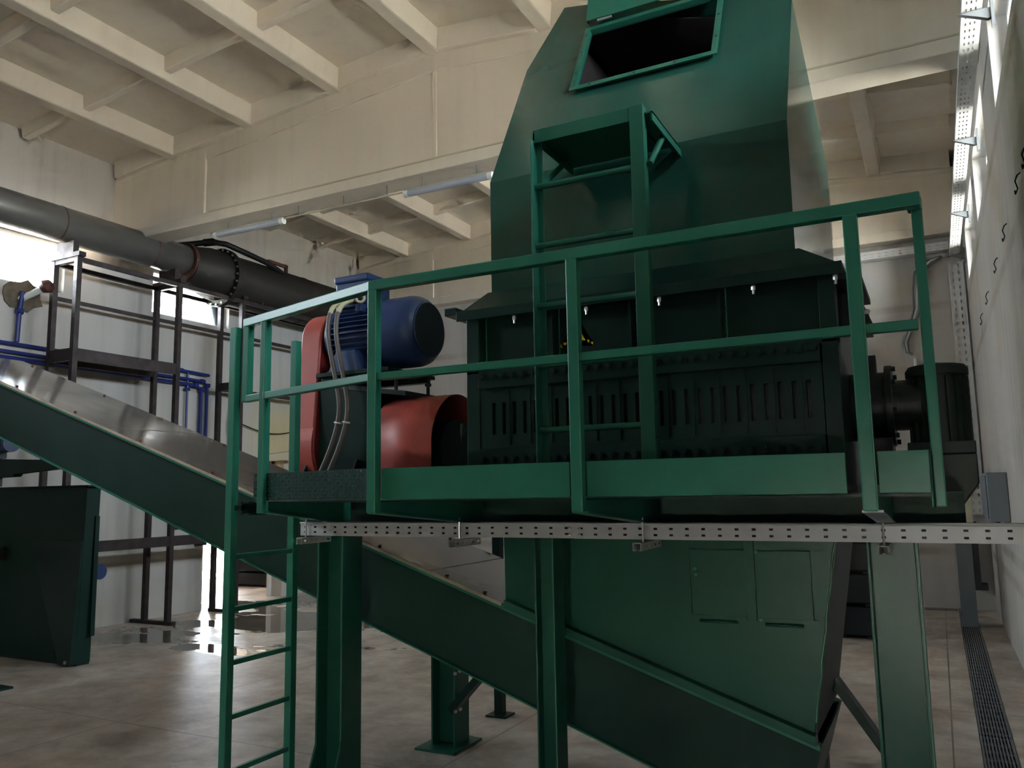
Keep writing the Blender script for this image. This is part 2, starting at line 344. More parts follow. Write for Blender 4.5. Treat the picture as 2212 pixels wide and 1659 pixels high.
# side room beyond the left doorway, with its own outer door
tag(part('wall_annex', B().box(AX-.3, XL-.3, 14.6, 14.9, -.1, 2.9).box(AX-.3, XL-.3, 7.7, 8.0, -.1, 2.9).box(AX-.3, AX, 8.0, ADOOR[0], -.1, 2.9).box(AX-.3, AX, ADOOR[1], 14.6, -.1, 2.9).box(AX-.3, AX, ADOOR[0], ADOOR[1], ADOOR[2], 2.9).box(AX-.3, XL-.3, 7.7, 14.9, 2.9, 3.05), 'wall', origin=(0, 0, 0)), kind='structure')
tag(part('floor_annex', B().box(AX, XL-.3, 8.0, 14.6, -.2, 0), 'floor', origin=(0, 0, 0)), kind='structure')

# ---- side walls with window holes
def side_wall(name, x0, x1, wins, doors=()):
    b = B(); top = 7.4
    ys = sorted({YF-.3, YB+.3, *[y for w in wins for y in w], *[y for d in doors for y in d[:2]]})
    for a, c in zip(ys, ys[1:]):
        mid = (a+c)/2; w = [q for q in wins if q[0] < mid < q[1]]; d = [q for q in doors if q[0] < mid < q[1]]
        z = d[0][2] if d else -.2
        if w: b.box(x0, x1, a, c, z, WZ0).box(x0, x1, a, c, WZ1, top)
        else: b.box(x0, x1, a, c, z, top)
    bmesh.ops.remove_doubles(b.bm, verts=b.bm.verts, dist=.0005)
    return tag(part(name, b, 'wall', origin=(0, 0, 0)), kind='structure')
side_wall('wall_left', XL-.3, XL, WIN_L, [DOORL])
side_wall('wall_right', XR, XR+.3, WIN_R)
part_b = B().box(XL, XR, YB, YB+.3, -.2, 7.4)
wall_back = tag(part('wall_back', part_b, 'wall', origin=(0, 0, 0)), kind='structure')
tag(part('wall_front', B().box(XL, FILL_GAP[0], YF-.3, YF, -.2, 7.4).box(FILL_GAP[1], XR, YF-.3, YF, -.2, 7.4).box(FILL_GAP[0], FILL_GAP[1], YF-.3, YF, FILL_GAP[2], 7.4), 'wall', origin=(0, 0, 0)), kind='structure')
# windows
k = 0
for x, wins, s in ((XL, WIN_L, -1), (XR, WIN_R, 1)):
    for a, c in wins:
        k += 1; f = .05; xo = x+s*.16; mid = (a+c)/2
        b = B()
        for y0, y1, z0, z1 in ((a, c, WZ0, WZ0+f), (a, c, WZ1-f, WZ1), (a, a+f, WZ0+f, WZ1-f), (c-f, c, WZ0+f, WZ1-f)): b.box(xo-.03, xo+.03, y0, y1, z0, z1)
        w = tag(part('window_%d' % k, b, 'frame_white'), kind='structure')
        part('pane', B().box(xo-.004, xo+.004, a+f, c-f, WZ0+f, WZ1-f), 'glass', w)
d = tag(part('door_1', B().box(XL-.3, XL-.24, DOORL[0], DOORL[0]+.06, 0, DOORL[2]).box(XL-.3, XL-.24, DOORL[1]-.06, DOORL[1], 0, DOORL[2]).box(XL-.3, XL-.24, DOORL[0], DOORL[1], DOORL[2]-.06, DOORL[2]), 'frame_white'), kind='structure')
tag(part('trim_1', B().prism([(10.75, 2.42), (11.5, 2.42), (11.5, 2.6), (10.75, 2.5)], 'x', XL, XL+.22), 'wall'), kind='structure')

# ---- roof: slab, longitudinal ribs, cross ribs, roof beams
ce = B(); t = .25
for x0, x1 in ((XL-.3, RIDGE), (RIDGE, XR+.3)):
    ce.prism([(x0, rib_z(x0)+t), (x1, rib_z(x1)+t), (x1, rib_z(x1)+t+.15), (x0, rib_z(x0)+t+.15)], 'y', YF-.3, YB+.3)
ceiling = tag(part('ceiling', ce, 'ceil', origin=(0, 0, 0)), kind='structure')
BEAMS = [(-4.3, -3.94), (1.7, 2.06), (7.7, 8.06), (13.5, 13.76)]
bays = [(YF, -4.3), (-3.94, 1.7), (2.06, 7.7), (8.06, 13.5)]
ribx = [RIDGE+1.47*i for i in range(-3, 4)]
for y0, y1 in bays:
    for x in ribx:
        z = rib_z(x)
        b = B().prism([(x-.09, z), (x+.09, z), (x+.13, z+t+.02), (x-.13, z+t+.02)], 'y', y0-.1, y1+.1)
        part('rib', b, 'ceil', ceiling, bevel=.02)
    xs = [XL]+ribx+[XR]
    n = max(1, round((y1-y0)/1.41))
    for i in range(n+1):
        y = y0+.02 if i == 0 else (y1-.02 if i == n else y0+(y1-y0)*i/n)
        dep = .25 if i in (0, n) else .16
        for xa, xb in zip(xs, xs[1:]):
            za, zb = rib_z(xa)+t, rib_z(xb)+t
            o_ = .09
            b = B().hull8([(xa+o_, y-.05, za-dep), (xa+o_, y+.05, za-dep), (xa+o_, y+.08, za+.02), (xa+o_, y-.08, za+.02)],
                          [(xb-o_, y-.05, zb-dep), (xb-o_, y+.05, zb-dep), (xb-o_, y+.08, zb+.02), (xb-o_, y-.08, zb+.02)])
            part('cross_rib', b, 'ceil', ceiling, bevel=.015)
for y0, y1 in BEAMS:
    zb = 5.52; b = B()
    xe0, xe1 = XL, XR; g = .035
    def outline(lo, inset):
        return lo
    # bottom flange, recessed web, sloping top flange, solid end blocks
    b.box(xe0, xe1, y0, y1, zb, zb+.15)
    tz = lambda x: rib_z(x)+.03
    for xa, xb in ((xe0, RIDGE), (RIDGE, xe1)):
        b.prism([(xa, zb+.15), (xb, zb+.15), (xb, tz(xb)-.22), (xa, tz(xa)-.22)], 'y', y0+g, y1-g)
        b.prism([(xa, tz(xa)-.24), (xb, tz(xb)-.24), (xb, tz(xb)), (xa, tz(xa))], 'y', y0+.01, y1-.01)
    for xa, xb in ((xe0, -8.7), (-1.2, xe1)):
        b.prism([(xa, zb+.1), (xb, zb+.1), (xb, tz(xb)-.1), (xa, tz(xa)-.1)], 'y', y0+.003, y1-.003)
    rb = part('roof_beam', b, 'ceil', ceiling, bevel=.012)
# yellowed water line along the near beam's bottom flange
part('flange_joint', B().box(-8.6, XR, 7.688, 7.70, 5.655, 5.672), 'beige_box', ceiling)
part('ridge_joint', B().box(RIDGE-.03, RIDGE+.03, 7.72, 7.77, 5.67, 6.76), 'ceil', ceiling, bevel=.008)

# ---- trench drain grating
dr = thing('drain_grate', 'grey slotted grating strip in the floor along the right wall', 'drain', (.23, 9, 0))
y = 1.0; gm = None
while y < 13.4:
    if gm is None:
        b = B().box(DR[0]+.004, DR[0]+.018, y, y+.99, -.03, .004).box(DR[1]-.018, DR[1]-.004, y, y+.99, -.03, .004)
        for i in range(9): b.box(DR[0]+.025+i*.0205, DR[0]+.036+i*.0205, y, y+.99, -.028, .003)
        for j in range(6): b.box(DR[0]+.01, DR[1]-.01, y+.05+j*.178, y+.065+j*.178, -.028, .001)
        gm = part('grate_panel', b, 'grate', dr, origin=(.23, y, 0))
    else: inst(gm, (.23, y, 0), dr)
    y += 1.0

# ================================================================== SHREDDER: hopper, body, chute
HX0, HX1 = -2.28, -.548
sh = thing('shredder', 'tall dark green shredder with tapering hopper and slotted front plate', 'shredder', (-1.4, 5.1, 1.77))
YH = 4.18; CR = 3.66; SL = 1.798       # hopper front, crease height, slope dz/dy
def slope_pt(x, z, out=0):
    y = YH+(z-CR)/SL; L = math.hypot(1, SL)
    return Vector((x, y-out*SL/L, z+out/L))
HB0, HB1, HT0, HT1 = -1.84, -.985, 4.30, 4.83     # hatch opening
zc = 4.64
hp = B()
P_ = slope_pt
hp.face([(HX0, YH, 2.96), (HX1, YH, 2.96), (HX1, YH, CR), (HX0, YH, CR)])
# sloping front plate around the hatch opening
RP = P_(HX1, 4.63); LP = P_(-2.13, 5.24); LM = P_(HX0, zc)
tR = P_(-.985, 4.80); 
hp.face([P_(HX0, CR), P_(HX1, CR), P_(HX1, HT0), P_(HB1, HT0), P_(HB0, HT0), P_(HX0, HT0)])
hp.face([P_(HX0, HT0), P_(HB0, HT0), P_(HB0, HT1), P_(-1.90, 5.18), LP, LM])
hp.face([P_(HB1, HT0), P_(HX1, HT0), RP, P_(HB1, HT1)])
hp.face([P_(HB0, HT1), P_(HB1, HT1), RP, P_(-1.90, 5.18)])
# sides, back and roof
hp.face([(HX1, YH, 2.96), (HX1, 6.15, 2.96), (HX1, 6.15, 4.10), RP, P_(HX1, HT0), (HX1, YH, CR)])
hp.face([(HX0, YH, 2.96), (HX0, 6.15, 2.96), (HX0, 6.15, 4.64), LM, P_(HX0, HT0), (HX0, YH, CR)])
hp.face([(HX0, 6.15, 4.64), LM, LP, (-2.13, 6.15, 5.0)])
hp.face([(-2.13, 6.15, 5.0), LP, P_(-1.90, 5.18), RP, (HX1, 6.15, 4.10)])
hp.face([(HX0, 6.15, 2.96), (HX1, 6.15, 2.96), (HX1, 6.15, 4.10), (-2.13, 6.15, 5.0), (HX0, 6.15, 4.64)])
bmesh.ops.remove_doubles(hp.bm, verts=hp.bm.verts, dist=.002)
hopper = part('hopper', hp, 'green_gloss', sh)
k_ = hopper.modifiers.new('solid', 'SOLIDIFY'); k_.thickness = .008; k_.offset = -1
# dark inner lining seen through the hatch
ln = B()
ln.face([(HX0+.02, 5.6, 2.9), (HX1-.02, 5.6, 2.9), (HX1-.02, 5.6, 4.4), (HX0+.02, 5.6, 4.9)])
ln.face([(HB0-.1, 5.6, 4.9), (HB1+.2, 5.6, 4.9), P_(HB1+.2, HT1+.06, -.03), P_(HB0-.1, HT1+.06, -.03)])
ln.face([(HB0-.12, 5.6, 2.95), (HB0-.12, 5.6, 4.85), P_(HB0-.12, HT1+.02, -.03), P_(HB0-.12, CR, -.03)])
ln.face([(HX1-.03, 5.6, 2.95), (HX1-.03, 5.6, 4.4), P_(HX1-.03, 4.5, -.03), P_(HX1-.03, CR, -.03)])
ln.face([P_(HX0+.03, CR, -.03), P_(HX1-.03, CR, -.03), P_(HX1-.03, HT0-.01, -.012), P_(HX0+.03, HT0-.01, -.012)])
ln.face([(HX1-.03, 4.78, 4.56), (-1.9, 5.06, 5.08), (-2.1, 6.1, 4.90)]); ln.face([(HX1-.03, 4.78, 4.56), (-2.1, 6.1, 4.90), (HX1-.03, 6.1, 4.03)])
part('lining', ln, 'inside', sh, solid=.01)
# hatch frame (angle iron)
def slope_box(b, x0, x1, z0, z1, o0, o1):
    q = [(x0, z0), (x1, z0), (x1, z1), (x0, z1)]
    return b.hull8([P_(x, z, o0) for x, z in q], [P_(x, z, o1) for x, z in q])
fr = B(); fw = .038
for a in ((HB0-fw, HB1+fw, HT0-fw*.87, HT0), (HB0-fw, HB1+fw, HT1, HT1+fw*.87), (HB0-fw, HB0, HT0, HT1), (HB1, HB1+fw, HT0, HT1)): slope_box(fr, *a, .028, .036)
for a in ((HB0-.006, HB1+.006, HT0-.008, HT0), (HB0-.006, HB1+.006, HT1, HT1+.008), (HB0-.006, HB0, HT0, HT1), (HB1, HB1+.006, HT0, HT1)): slope_box(fr, *a, 0, .03)
hatch = part('hatch_frame', fr, 'green_mid', sh, bevel=.002)
bb = None
for x, z in [(HB0-.019, 4.42), (HB0-.019, 4.62), (HB0-.019, 4.78), (HB1+.019, 4.42), (HB1+.019, 4.62), (-1.74, HT0-.017), (-1.45, HT0-.017), (-1.2, HT0-.017)]:
    p = P_(x, z, .0365); nrm = P_(x, z, 1)-P_(x, z, 0)
    if bb is None: bb = part('bolt_hole', B().cyl(p, p+nrm*.002, .007, 10), 'black', hatch, origin=p)
    else: inst(bb, p, hatch)
# open hatch door hinged at the top edge, swung up
hd = B(); n_ = (P_(0, 4, 1)-P_(0, 4, 0)); u_ = Vector((0, 1, SL)).normalized()
hz = P_(0, HT1+.05, .06); ud = (u_*math.cos(R(14))+n_*math.sin(R(14)))
nd = Vector((1, 0, 0)).cross(ud)
def door_pt(x, s_, o=0): return Vector((x, hz.y, hz.z))+ud*s_+nd*o
q = [(-1.87, .01), (-.95, .01), (-.95, .6), (-1.87, .6)]
hd.hull8([door_pt(x, s_, 0) for x, s_ in q], [door_pt(x, s_, .006) for x, s_ in q])
for x in (-1.87, -.955): hd.hull8([door_pt(x+a, s_, o) for a, s_, o in ((0, .01, .004), (.005, .01, .004), (.005, .6, .004), (0, .6, .004))], [door_pt(x+a, s_, o) for a, s_, o in ((0, .01, -.03), (.005, .01, -.03), (.005, .6, -.03), (0, .6, -.03))])
door = part('hatch_door', hd, 'green_mid', sh)
for x in (-1.74, -1.08):
    part('hinge', B().cyl(door_pt(x-.05, 0, -.004), door_pt(x+.05, 0, -.004), .009, 10).bar(door_pt(x-.02, .03, -.004), door_pt(x+.02, .03, -.004), .004, .04, ud), 'steel', door, smooth=True)

# ---- body below the hopper
YB_ = 4.08; BX0, BX1 = -2.40, -.37
part('skirt', B().hull8([(-2.42, 4.055, 2.85), (-.345, 4.055, 2.85), (-.345, 6.2, 2.85), (-2.42, 6.2, 2.85)], [(HX0-.02, YH-.012, 2.975), (HX1+.02, YH-.012, 2.975), (HX1+.02, 6.15, 2.975), (HX0-.02, 6.15, 2.975)]), 'green_dark', sh, bevel=.003)
fl_ = B().box(-2.44, -.325, 4.03, 6.22, 2.832, 2.85).box(-2.44, -.325, 4.03, 4.045, 2.79, 2.835)
fl_.hull8([(-2.52, 4.03, 2.83), (-2.44, 4.03, 2.83), (-2.44, 6.2, 2.83), (-2.52, 6.2, 2.83)], [(-2.52, 4.03, 2.875), (-2.44, 4.03, 2.875), (-2.44, 6.2, 2.875), (-2.52, 6.2, 2.875)])
part('hopper_flange', fl_, 'green_dark', sh, bevel=.003)
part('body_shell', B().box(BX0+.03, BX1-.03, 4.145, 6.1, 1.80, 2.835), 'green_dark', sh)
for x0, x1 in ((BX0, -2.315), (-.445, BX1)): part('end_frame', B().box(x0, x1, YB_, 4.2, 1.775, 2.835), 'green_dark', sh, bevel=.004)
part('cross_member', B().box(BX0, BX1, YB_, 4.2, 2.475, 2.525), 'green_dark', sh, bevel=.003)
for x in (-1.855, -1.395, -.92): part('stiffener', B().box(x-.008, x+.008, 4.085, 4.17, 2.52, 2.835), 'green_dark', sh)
for x in (-2.30, -1.83, -1.372, -.897): part('weld_bead', B().tube([(x+.0012*math.sin(i*2.3), 4.143, 2.53+i*.0124) for i in range(25)], .0038, 6), 'green_edge', sh)
# hex bolts under the flange
b0 = None
for x in (-2.07, -1.63, -1.22, -.74, -.36):
    p = (x, 4.06, 2.785)
    if b0 is None: b0 = part('hanging_bolt', B().cyl((x, 4.06, 2.79), (x, 4.06, 2.765), .012, 6).cyl((x, 4.06, 2.765), (x, 4.06, 2.745), .007, 8), 'bolt', sh, origin=p)
    else: inst(b0, p, sh)
# bolted clamp bars and the slotted plate
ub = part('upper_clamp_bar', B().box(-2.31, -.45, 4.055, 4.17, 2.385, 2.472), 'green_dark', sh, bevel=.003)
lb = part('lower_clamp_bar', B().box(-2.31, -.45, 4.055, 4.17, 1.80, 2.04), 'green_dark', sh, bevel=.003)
bolt = None
for i in range(29):
    x = -.478-i*.0645
    for z, par in ((2.452, ub), (1.978, lb)):
        if bolt is None: bolt = part('hex_bolt', B().cyl((x, 4.056, z), (x, 4.044, z), .0205, 10).cyl((x, 4.044, z), (x, 4.039, z), .013, 6), 'green_dark', par, origin=(x, 4.055, z))
        else: inst(bolt, (x, 4.055, z), par)
us = [0.0]; slots = []
X0 = -2.31
for i in range(27):
    x = -.514-(26-i)*.0658; us += [x-.011-X0, x+.011-X0]
us.append(1.86)
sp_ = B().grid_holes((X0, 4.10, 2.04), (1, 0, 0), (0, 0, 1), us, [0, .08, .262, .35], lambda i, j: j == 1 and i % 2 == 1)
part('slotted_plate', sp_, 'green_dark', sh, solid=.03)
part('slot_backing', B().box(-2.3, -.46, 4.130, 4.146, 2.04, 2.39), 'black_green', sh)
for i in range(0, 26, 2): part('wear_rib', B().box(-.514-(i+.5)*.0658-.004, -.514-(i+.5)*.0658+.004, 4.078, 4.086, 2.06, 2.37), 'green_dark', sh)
# right-hand side bracket with bolts
sb = B().prism([(-.40, 2.83), (-.31, 2.83), (-.235, 2.62), (-.40, 2.63)], 'y', 4.55, 4.57).box(-.37, -.26, 4.2, 4.9, 2.80, 2.83)
part('side_bracket', sb, 'black_green', sh)
for x, z in ((-.31, 2.76), (-.26, 2.69)):
    part('bracket_bolt', B().cyl((x, 4.55, z), (x, 4.53, z), .016, 6), 'bolt', sh)
for x in (-.33, -.29): part('tie_rod', B().cyl((x, 4.5, 2.06), (x, 4.5, 2.62), .012, 8), 'black_green', sh)

# ---- warning triangle on the recessed panel
wsn = thing('warning_sign', 'yellow triangular electric shock warning sign with black border on green panel', 'sign', (-1.73, 4.158, 2.6))
def tri(s, y0, y1, cx=-1.727, cz=2.652):
    h = s*math.sqrt(3)/2; pts = []
    for a in (90, 210, 330):
        c = Vector((cx+math.cos(R(a))*(s/math.sqrt(3)-.016), cz+math.sin(R(a))*(s/math.sqrt(3)-.016)))
        for e in (60, 30, 0, -30, -60): pts.append((c.x+.012*math.cos(R(a-e*-1)), c.y+.012*math.sin(R(a-e*-1))))
    return B().prism(pts, 'y', y0, y1)
part('plate', tri(.205, 4.1445, 4.140), 'yellow', wsn)
part('border', tri(.180, 4.140, 4.1392), 'black', wsn)
part('field', tri(.160, 4.1392, 4.1384), 'yellow', wsn)
part('flash', B().prism([(-1.722, 2.715), (-1.702, 2.715), (-1.712, 2.665), (-1.694, 2.668), (-1.728, 2.608), (-1.722, 2.645), (-1.738, 2.642)], 'y', 4.1384, 4.1378).prism([(-1.735, 2.618), (-1.712, 2.628), (-1.728, 2.600)], 'y', 4.1384, 4.1378), 'black', wsn)

# ---- discharge chute under the body
ch = thing('discharge_chute', 'dark green discharge chute with two inspection doors above the conveyor', 'chute', (-1.4, 4.9, .6))
zc_top = 1.62
def conv_top(x): return .536+(-.657-x)*.3366
cp = [(-2.375, zc_top), (-.47, zc_top), (-.640, conv_top(-.64)+.03), (-2.368, conv_top(-2.368)+.03)]
part('chute_body', B().prism(cp, 'y', 4.46, 5.45), 'green_mid', ch, bevel=.003)
part('chute_flange', B().hull8([(-2.35, 4.40, conv_top(-2.35)+.005), (-.625, 4.40, conv_top(-.625)+.005), (-.625, 4.47, conv_top(-.625)+.005), (-2.35, 4.47, conv_top(-2.35)+.005)],
     [(-2.35, 4.40, conv_top(-2.35)+.052), (-.625, 4.40, conv_top(-.625)+.052), (-.625, 4.47, conv_top(-.625)+.052), (-2.35, 4.47, conv_top(-2.35)+.052)]), 'green_mid', ch, bevel=.004)
part('side_wall', B().hull8([(-.468, 4.462, zc_top), (-.462, 4.462, zc_top), (-.462, 5.44, zc_top), (-.468, 5.44, zc_top)], [(-.638, 4.462, conv_top(-.64)+.03), (-.632, 4.462, conv_top(-.64)+.03), (-.632, 5.44, conv_top(-.64)+.03), (-.638, 5.44, conv_top(-.64)+.03)]), 'black_green', ch)
part('corner_seam', B().tube([(-.472-.168*i/14+.003*math.sin(i*2), 4.457, 1.60-i*.0745) for i in range(14)], .006, 6), 'green_edge', ch)
for x0, x1 in ((-1.225, -.935), (-.885, -.605)):
    dp = part('inspection_door', B().box(x0, x1, 4.447, 4.462, 1.125, 1.47), 'green_mid', ch, bevel=.002)
    part('door_rim', B().box(x0-.018, x1+.018, 4.452, 4.461, 1.105, 1.125).box(x0-.018, x0-.003, 4.452, 4.461, 1.125, 1.48), 'green_mid', dp)
    part('door_hinge', B().cyl((x0+.04, 4.446, 1.095), (x1-.05, 4.446, 1.095), .009, 8), 'green_mid', dp, smooth=True)
part('centre_strip', B().box(-.935, -.885, 4.44, 4.462, 1.11, 1.52), 'green_mid', ch, bevel=.002)
for p in ((-1.20, 1.37), (-1.197, 1.34), (-.872, 1.465), (-.868, 1.118)):
    part('weld_spot', B().lathe((p[0], 4.447, p[1]), (p[0], 4.438, p[1]), [(0, .012), (.6, .009), (1, .002)], 8), 'green_edge', ch, smooth=True)

# ================================================================== WALKWAY AND GUARD RAIL
wk = thing('walkway', 'green steel walkway with guard rail and toe boards in front of the shredder', 'walkway', (-1.8, 3.6, 1.7))
DZ = 1.77; YR = 3.121
TOP = 2.80
def grail(p, q, w, mt='green', name='rail', bev=.005): return part(name, rect_tube(p, q, w), mt, wk, bevel=bev)
A0, A1, A2 = Vector((-2.365, YR+.025)), Vector((-3.325, 3.415)), Vector((-3.51, 3.465))
dv = (A2-A0).normalized()
# straight run
grail((-2.39, YR+.025, TOP), (.018, YR+.025, TOP), .05, name='top_rail')
grail((-2.34, YR+.025, 2.353), (-.02, YR+.025, 2.353), .036, name='mid_rail')
for x in (-2.365, -1.32, -.215): grail((x, YR+.025, 1.708), (x, YR+.025, TOP-.02), .05, name='post')
grail((.004, YR+.075, 1.72), (.004, YR+.075, TOP-.02), .036, name='post')
grail((-.004, YR+.05, TOP), (.0, YR+.1, TOP), .048, name='corner_piece')
# angled run with looped end
E2 = lambda v, z: (v.x, v.y, z)
grail(E2(A0, TOP), E2(A2+dv*.025, TOP), .05, name='top_rail')
grail(E2(A0, 2.353), E2(A2+dv*.02, 2.353), .04, name='mid_rail')
grail(E2(A2, 2.335), E2(A2, TOP-.02), .046, name='post')
grail(E2(A1, 1.70), E2(A1, TOP-.02), .046, name='post')
# pale strips along the post edges: painted edge highlight together with worn paint
for x in (-2.365, -1.32, -.215): part('pale_edge', B().box(x+.0225, x+.0258, YR-.0008, YR+.003, 1.71, TOP-.03), 'green_edge', wk)
part('pale_edge', B().cyl((-3.306, 3.3865, 1.70), (-3.306, 3.3865, TOP-.03), .002, 6), 'green_edge', wk)
# toe boards
for x0, x1 in ((-2.335, -1.368), (-1.292, -.29), (-.185, -.018)):
    part('toe_board', B().box(x0, x1, YR+.045, YR+.051, DZ, 1.917), 'green', wk, bevel=.002)
part('toe_board', B().box(-.024, -.018, YR+.045, 3.5, DZ-.05, 1.917), 'green', wk, bevel=.002)
part('toe_board_end', B().bar((-2.39, YR+.055, 1.845), (-2.46, YR+.076, 1.845), .006, .148), 'green_dark', wk)
# checker plate toe board on the angled run
c0, c1 = Vector((-2.455, YR+.075)), Vector((-3.43, 3.455))
cm = c0.lerp(c1, .42)
for p, q, t_ in ((c0, cm, 'tread_plate'), (cm, c1, 'tread_plate')):
    part(t_, B().bar(E2(p, 1.845), E2(q, 1.845), .006, .15), 'green_dark', wk)
dvc = (c1-c0).normalized()
bumps = B(); L = (c1-c0).length; nr = Vector((-dvc.y, dvc.x)); nr = nr if nr.y < 0 else -nr
for i in range(30):
    for j in range(8):
        s_ = (i+.5+(.25 if j % 2 else 0))/30.5*L; z = 1.782+j*.0182; a = R(40) if (i+j) % 2 else R(-40)
        c = c0+dvc*s_+nr*.003; ax = Vector((dvc.x*math.cos(a), dvc.y*math.cos(a), math.sin(a)))
        o3 = Vector((c.x, c.y, z)); w3 = ax.cross(Vector((nr.x, nr.y, 0)))*.0045
        n3 = Vector((nr.x, nr.y, 0))*.006
        bumps.face([o3-ax*.011, o3-w3, o3+n3]); bumps.face([o3-w3, o3+ax*.011, o3+n3]); bumps.face([o3+ax*.011, o3+w3, o3+n3]); bumps.face([o3+w3, o3-ax*.011, o3+n3])
tag(part('tread_pattern', bumps, 'green', wk), kind='stuff')
# deck plates
part('deck_plate', B().prism([(-2.37, YR+.06), (-1.36, YR+.06), (-1.36, 4.08), (-2.37, 4.08)], 'z', DZ-.012, DZ-.004), 'green_dark', wk)
part('deck_plate', B().prism([(-1.355, YR+.06), (-.02, YR+.06), (-.02, 4.08), (-1.355, 4.08)], 'z', DZ-.012, DZ-.004), 'green_dark', wk)
part('deck_plate', B().prism([(-2.375, YR+.07), (-2.375, 4.08), (-3.5, 4.08), (-3.5, 3.50)], 'z', DZ-.012, DZ-.004), 'green_dark', wk)
# tapered cantilever brackets
for i, x in enumerate((-3.325, -2.365, -1.32, -.215)):
    y0 = 3.44 if i == 0 else YR+.05; y1 = 4.16
    b = B().prism([(y0, DZ-.012), (y1, DZ-.012), (y1, 1.62), (y0, 1.712)], 'x', x+.012, x+.020)
    br = part('bracket', b, 'green', wk)
    part('bracket_flange', B().hull8([(x-.03, y0-.03, 1.704), (x+.04, y0-.03, 1.704), (x+.04, y1-.05, 1.617), (x-.03, y1-.05, 1.617)], [(x-.03, y0-.03, 1.712), (x+.04, y0-.03, 1.712), (x+.04, y1-.05, 1.625), (x-.03, y1-.05, 1.625)]), 'green' if i != 3 else 'steel', br)
# end channel of the deck
part('end_channel', B().box(-3.53, -3.52, 3.46, 4.1, 1.69, 1.765).box(-3.53, -3.47, 3.46, 4.1, 1.755, 1.765).box(-3.53, -3.47, 3.46, 4.1, 1.69, 1.70), 'green_dark', wk)

# ---- main beam and columns
mb = thing('main_beam', 'long dark green beam carrying the shredder behind the walkway brackets', 'beam', (-1.8, 4.25, 1.6))
part('beam_web', B().box(-3.75, .1, 4.24, 4.25, 1.60, 1.76), 'green_deep', mb)
part('beam_flange', B().box(-3.75, .1, 4.17, 4.33, 1.748, 1.762), 'green_deep', mb)
part('beam_flange', B().box(-3.75, .1, 4.17, 4.33, 1.60, 1.614), 'green_deep', mb)
part('beam_plate', B().box(-2.45, -.35, 4.33, 6.1, 1.60, 1.80), 'black_green', mb)
def hcol(x0, x1, y0, y1, z0, z1, label, gusset=True, tf=.014, tw=.01, name='support_column', mt='green_mid'):
    t = thing(name, label, 'column', ((x0+x1)/2, (y0+y1)/2, z0))
    part('flange', B().box(x0, x0+tf, y0, y1, z0, z1), mt, t, bevel=.003)
    part('flange', B().box(x1-tf, x1, y0, y1, z0, z1), mt, t, bevel=.003)
    ym = (y0+y1)/2
    part('pale_edge', B().box(x1-.004, x1+.0006, y0-.0006, y0+.004, z0+.3, z1), 'green_edge', t)  # pale strip: flange edge highlight put into colour, with worn paint
    part('web', B().box(x0+tf, x1-tf, ym-tw/2, ym+tw/2, z0, z1), mt, t)
    part('base_plate', B().box(x0-.06, x1+.06, y0-.12, y1+.08, z0, z0+.015), mt, t)
    if gusset:
        for x in (x0, x1-tf): part('gusset', B().prism([(y0, z0+.015), (y0-.1, z0+.015), (y0-.085, z0+.05), (y0, z0+.26)], 'x', x, x+tf), mt, t)
    return t
hcol(-3.562, -3.358, 4.15, 4.35, 0, 1.60, 'green H-section column under the left end of the main beam, beside the ladder')
hcol(-2.021, -1.905, 4.15, 4.29, 0, 1.60, 'slim green H-section column in front of the chute', tf=.01, tw=.008)
hcol(-.318, -.103, 4.15, 4.35, 0, 1.60, 'green H-section column under the right end of the main beam, nearest the drain')
hcol(-3.36, -3.16, 5.16, 5.36, 0, .72, 'short green H-section column under the middle of the conveyor', gusset=False)

# ---- conveyor
cv = thing('conveyor', 'long inclined dark green conveyor with bare steel cover plates', 'conveyor', (-4.5, 4.96, 0))
CX0, CX1 = -8.9, -.62
CY0, CY1 = 4.50, 5.42
def side_panel(y0, y1): return B().prism([(CX0, conv_top(CX0)), (CX1, conv_top(CX1)), (CX1-.14, conv_top(CX1)-.47), (CX0-.10, conv_top(CX0)-.47)], 'y', y0, y1)
part('side_frame', side_panel(CY0, CY0+.01), 'green_deep', cv)
part('side_frame', side_panel(CY1-.01, CY1), 'green_deep', cv)
part('bottom_pan', B().hull8([(CX0-.1, CY0+.01, conv_top(CX0)-.47), (CX1-.14, CY0+.01, conv_top(CX1)-.47), (CX1-.14, CY1-.01, conv_top(CX1)-.47), (CX0-.1, CY1-.01, conv_top(CX0)-.47)], [(CX0-.1, CY0+.01, conv_top(CX0)-.46), (CX1-.14, CY0+.01, conv_top(CX1)-.46), (CX1-.14, CY1-.01, conv_top(CX1)-.46), (CX0-.1, CY1-.01, conv_top(CX0)-.46)]), 'green_dark', cv)
for yy0, yy1 in ((CY0-.035, CY0+.03), (CY1-.03, CY1+.035)):
    part('top_flange', B().hull8([(CX0, yy0, conv_top(CX0)-.03), (CX1, yy0, conv_top(CX1)-.03), (CX1, yy1, conv_top(CX1)-.03), (CX0, yy1, conv_top(CX0)-.03)], [(CX0, yy0, conv_top(CX0)), (CX1, yy0, conv_top(CX1)), (CX1, yy1, conv_top(CX1)), (CX0, yy1, conv_top(CX0))]), 'green', cv)
part('bottom_lip', B().hull8([(CX0-.1, CY0-.025, conv_top(CX0)-.475), (CX1-.14, CY0-.025, conv_top(CX1)-.475), (CX1-.14, CY0+.02, conv_top(CX1)-.475), (CX0-.1, CY0+.02, conv_top(CX0)-.475)], [(CX0-.1, CY0-.025, conv_top(CX0)-.465), (CX1-.14, CY0-.025, conv_top(CX1)-.465), (CX1-.14, CY0+.02, conv_top(CX1)-.465), (CX0-.1, CY0+.02, conv_top(CX0)-.465)]), 'green', cv)
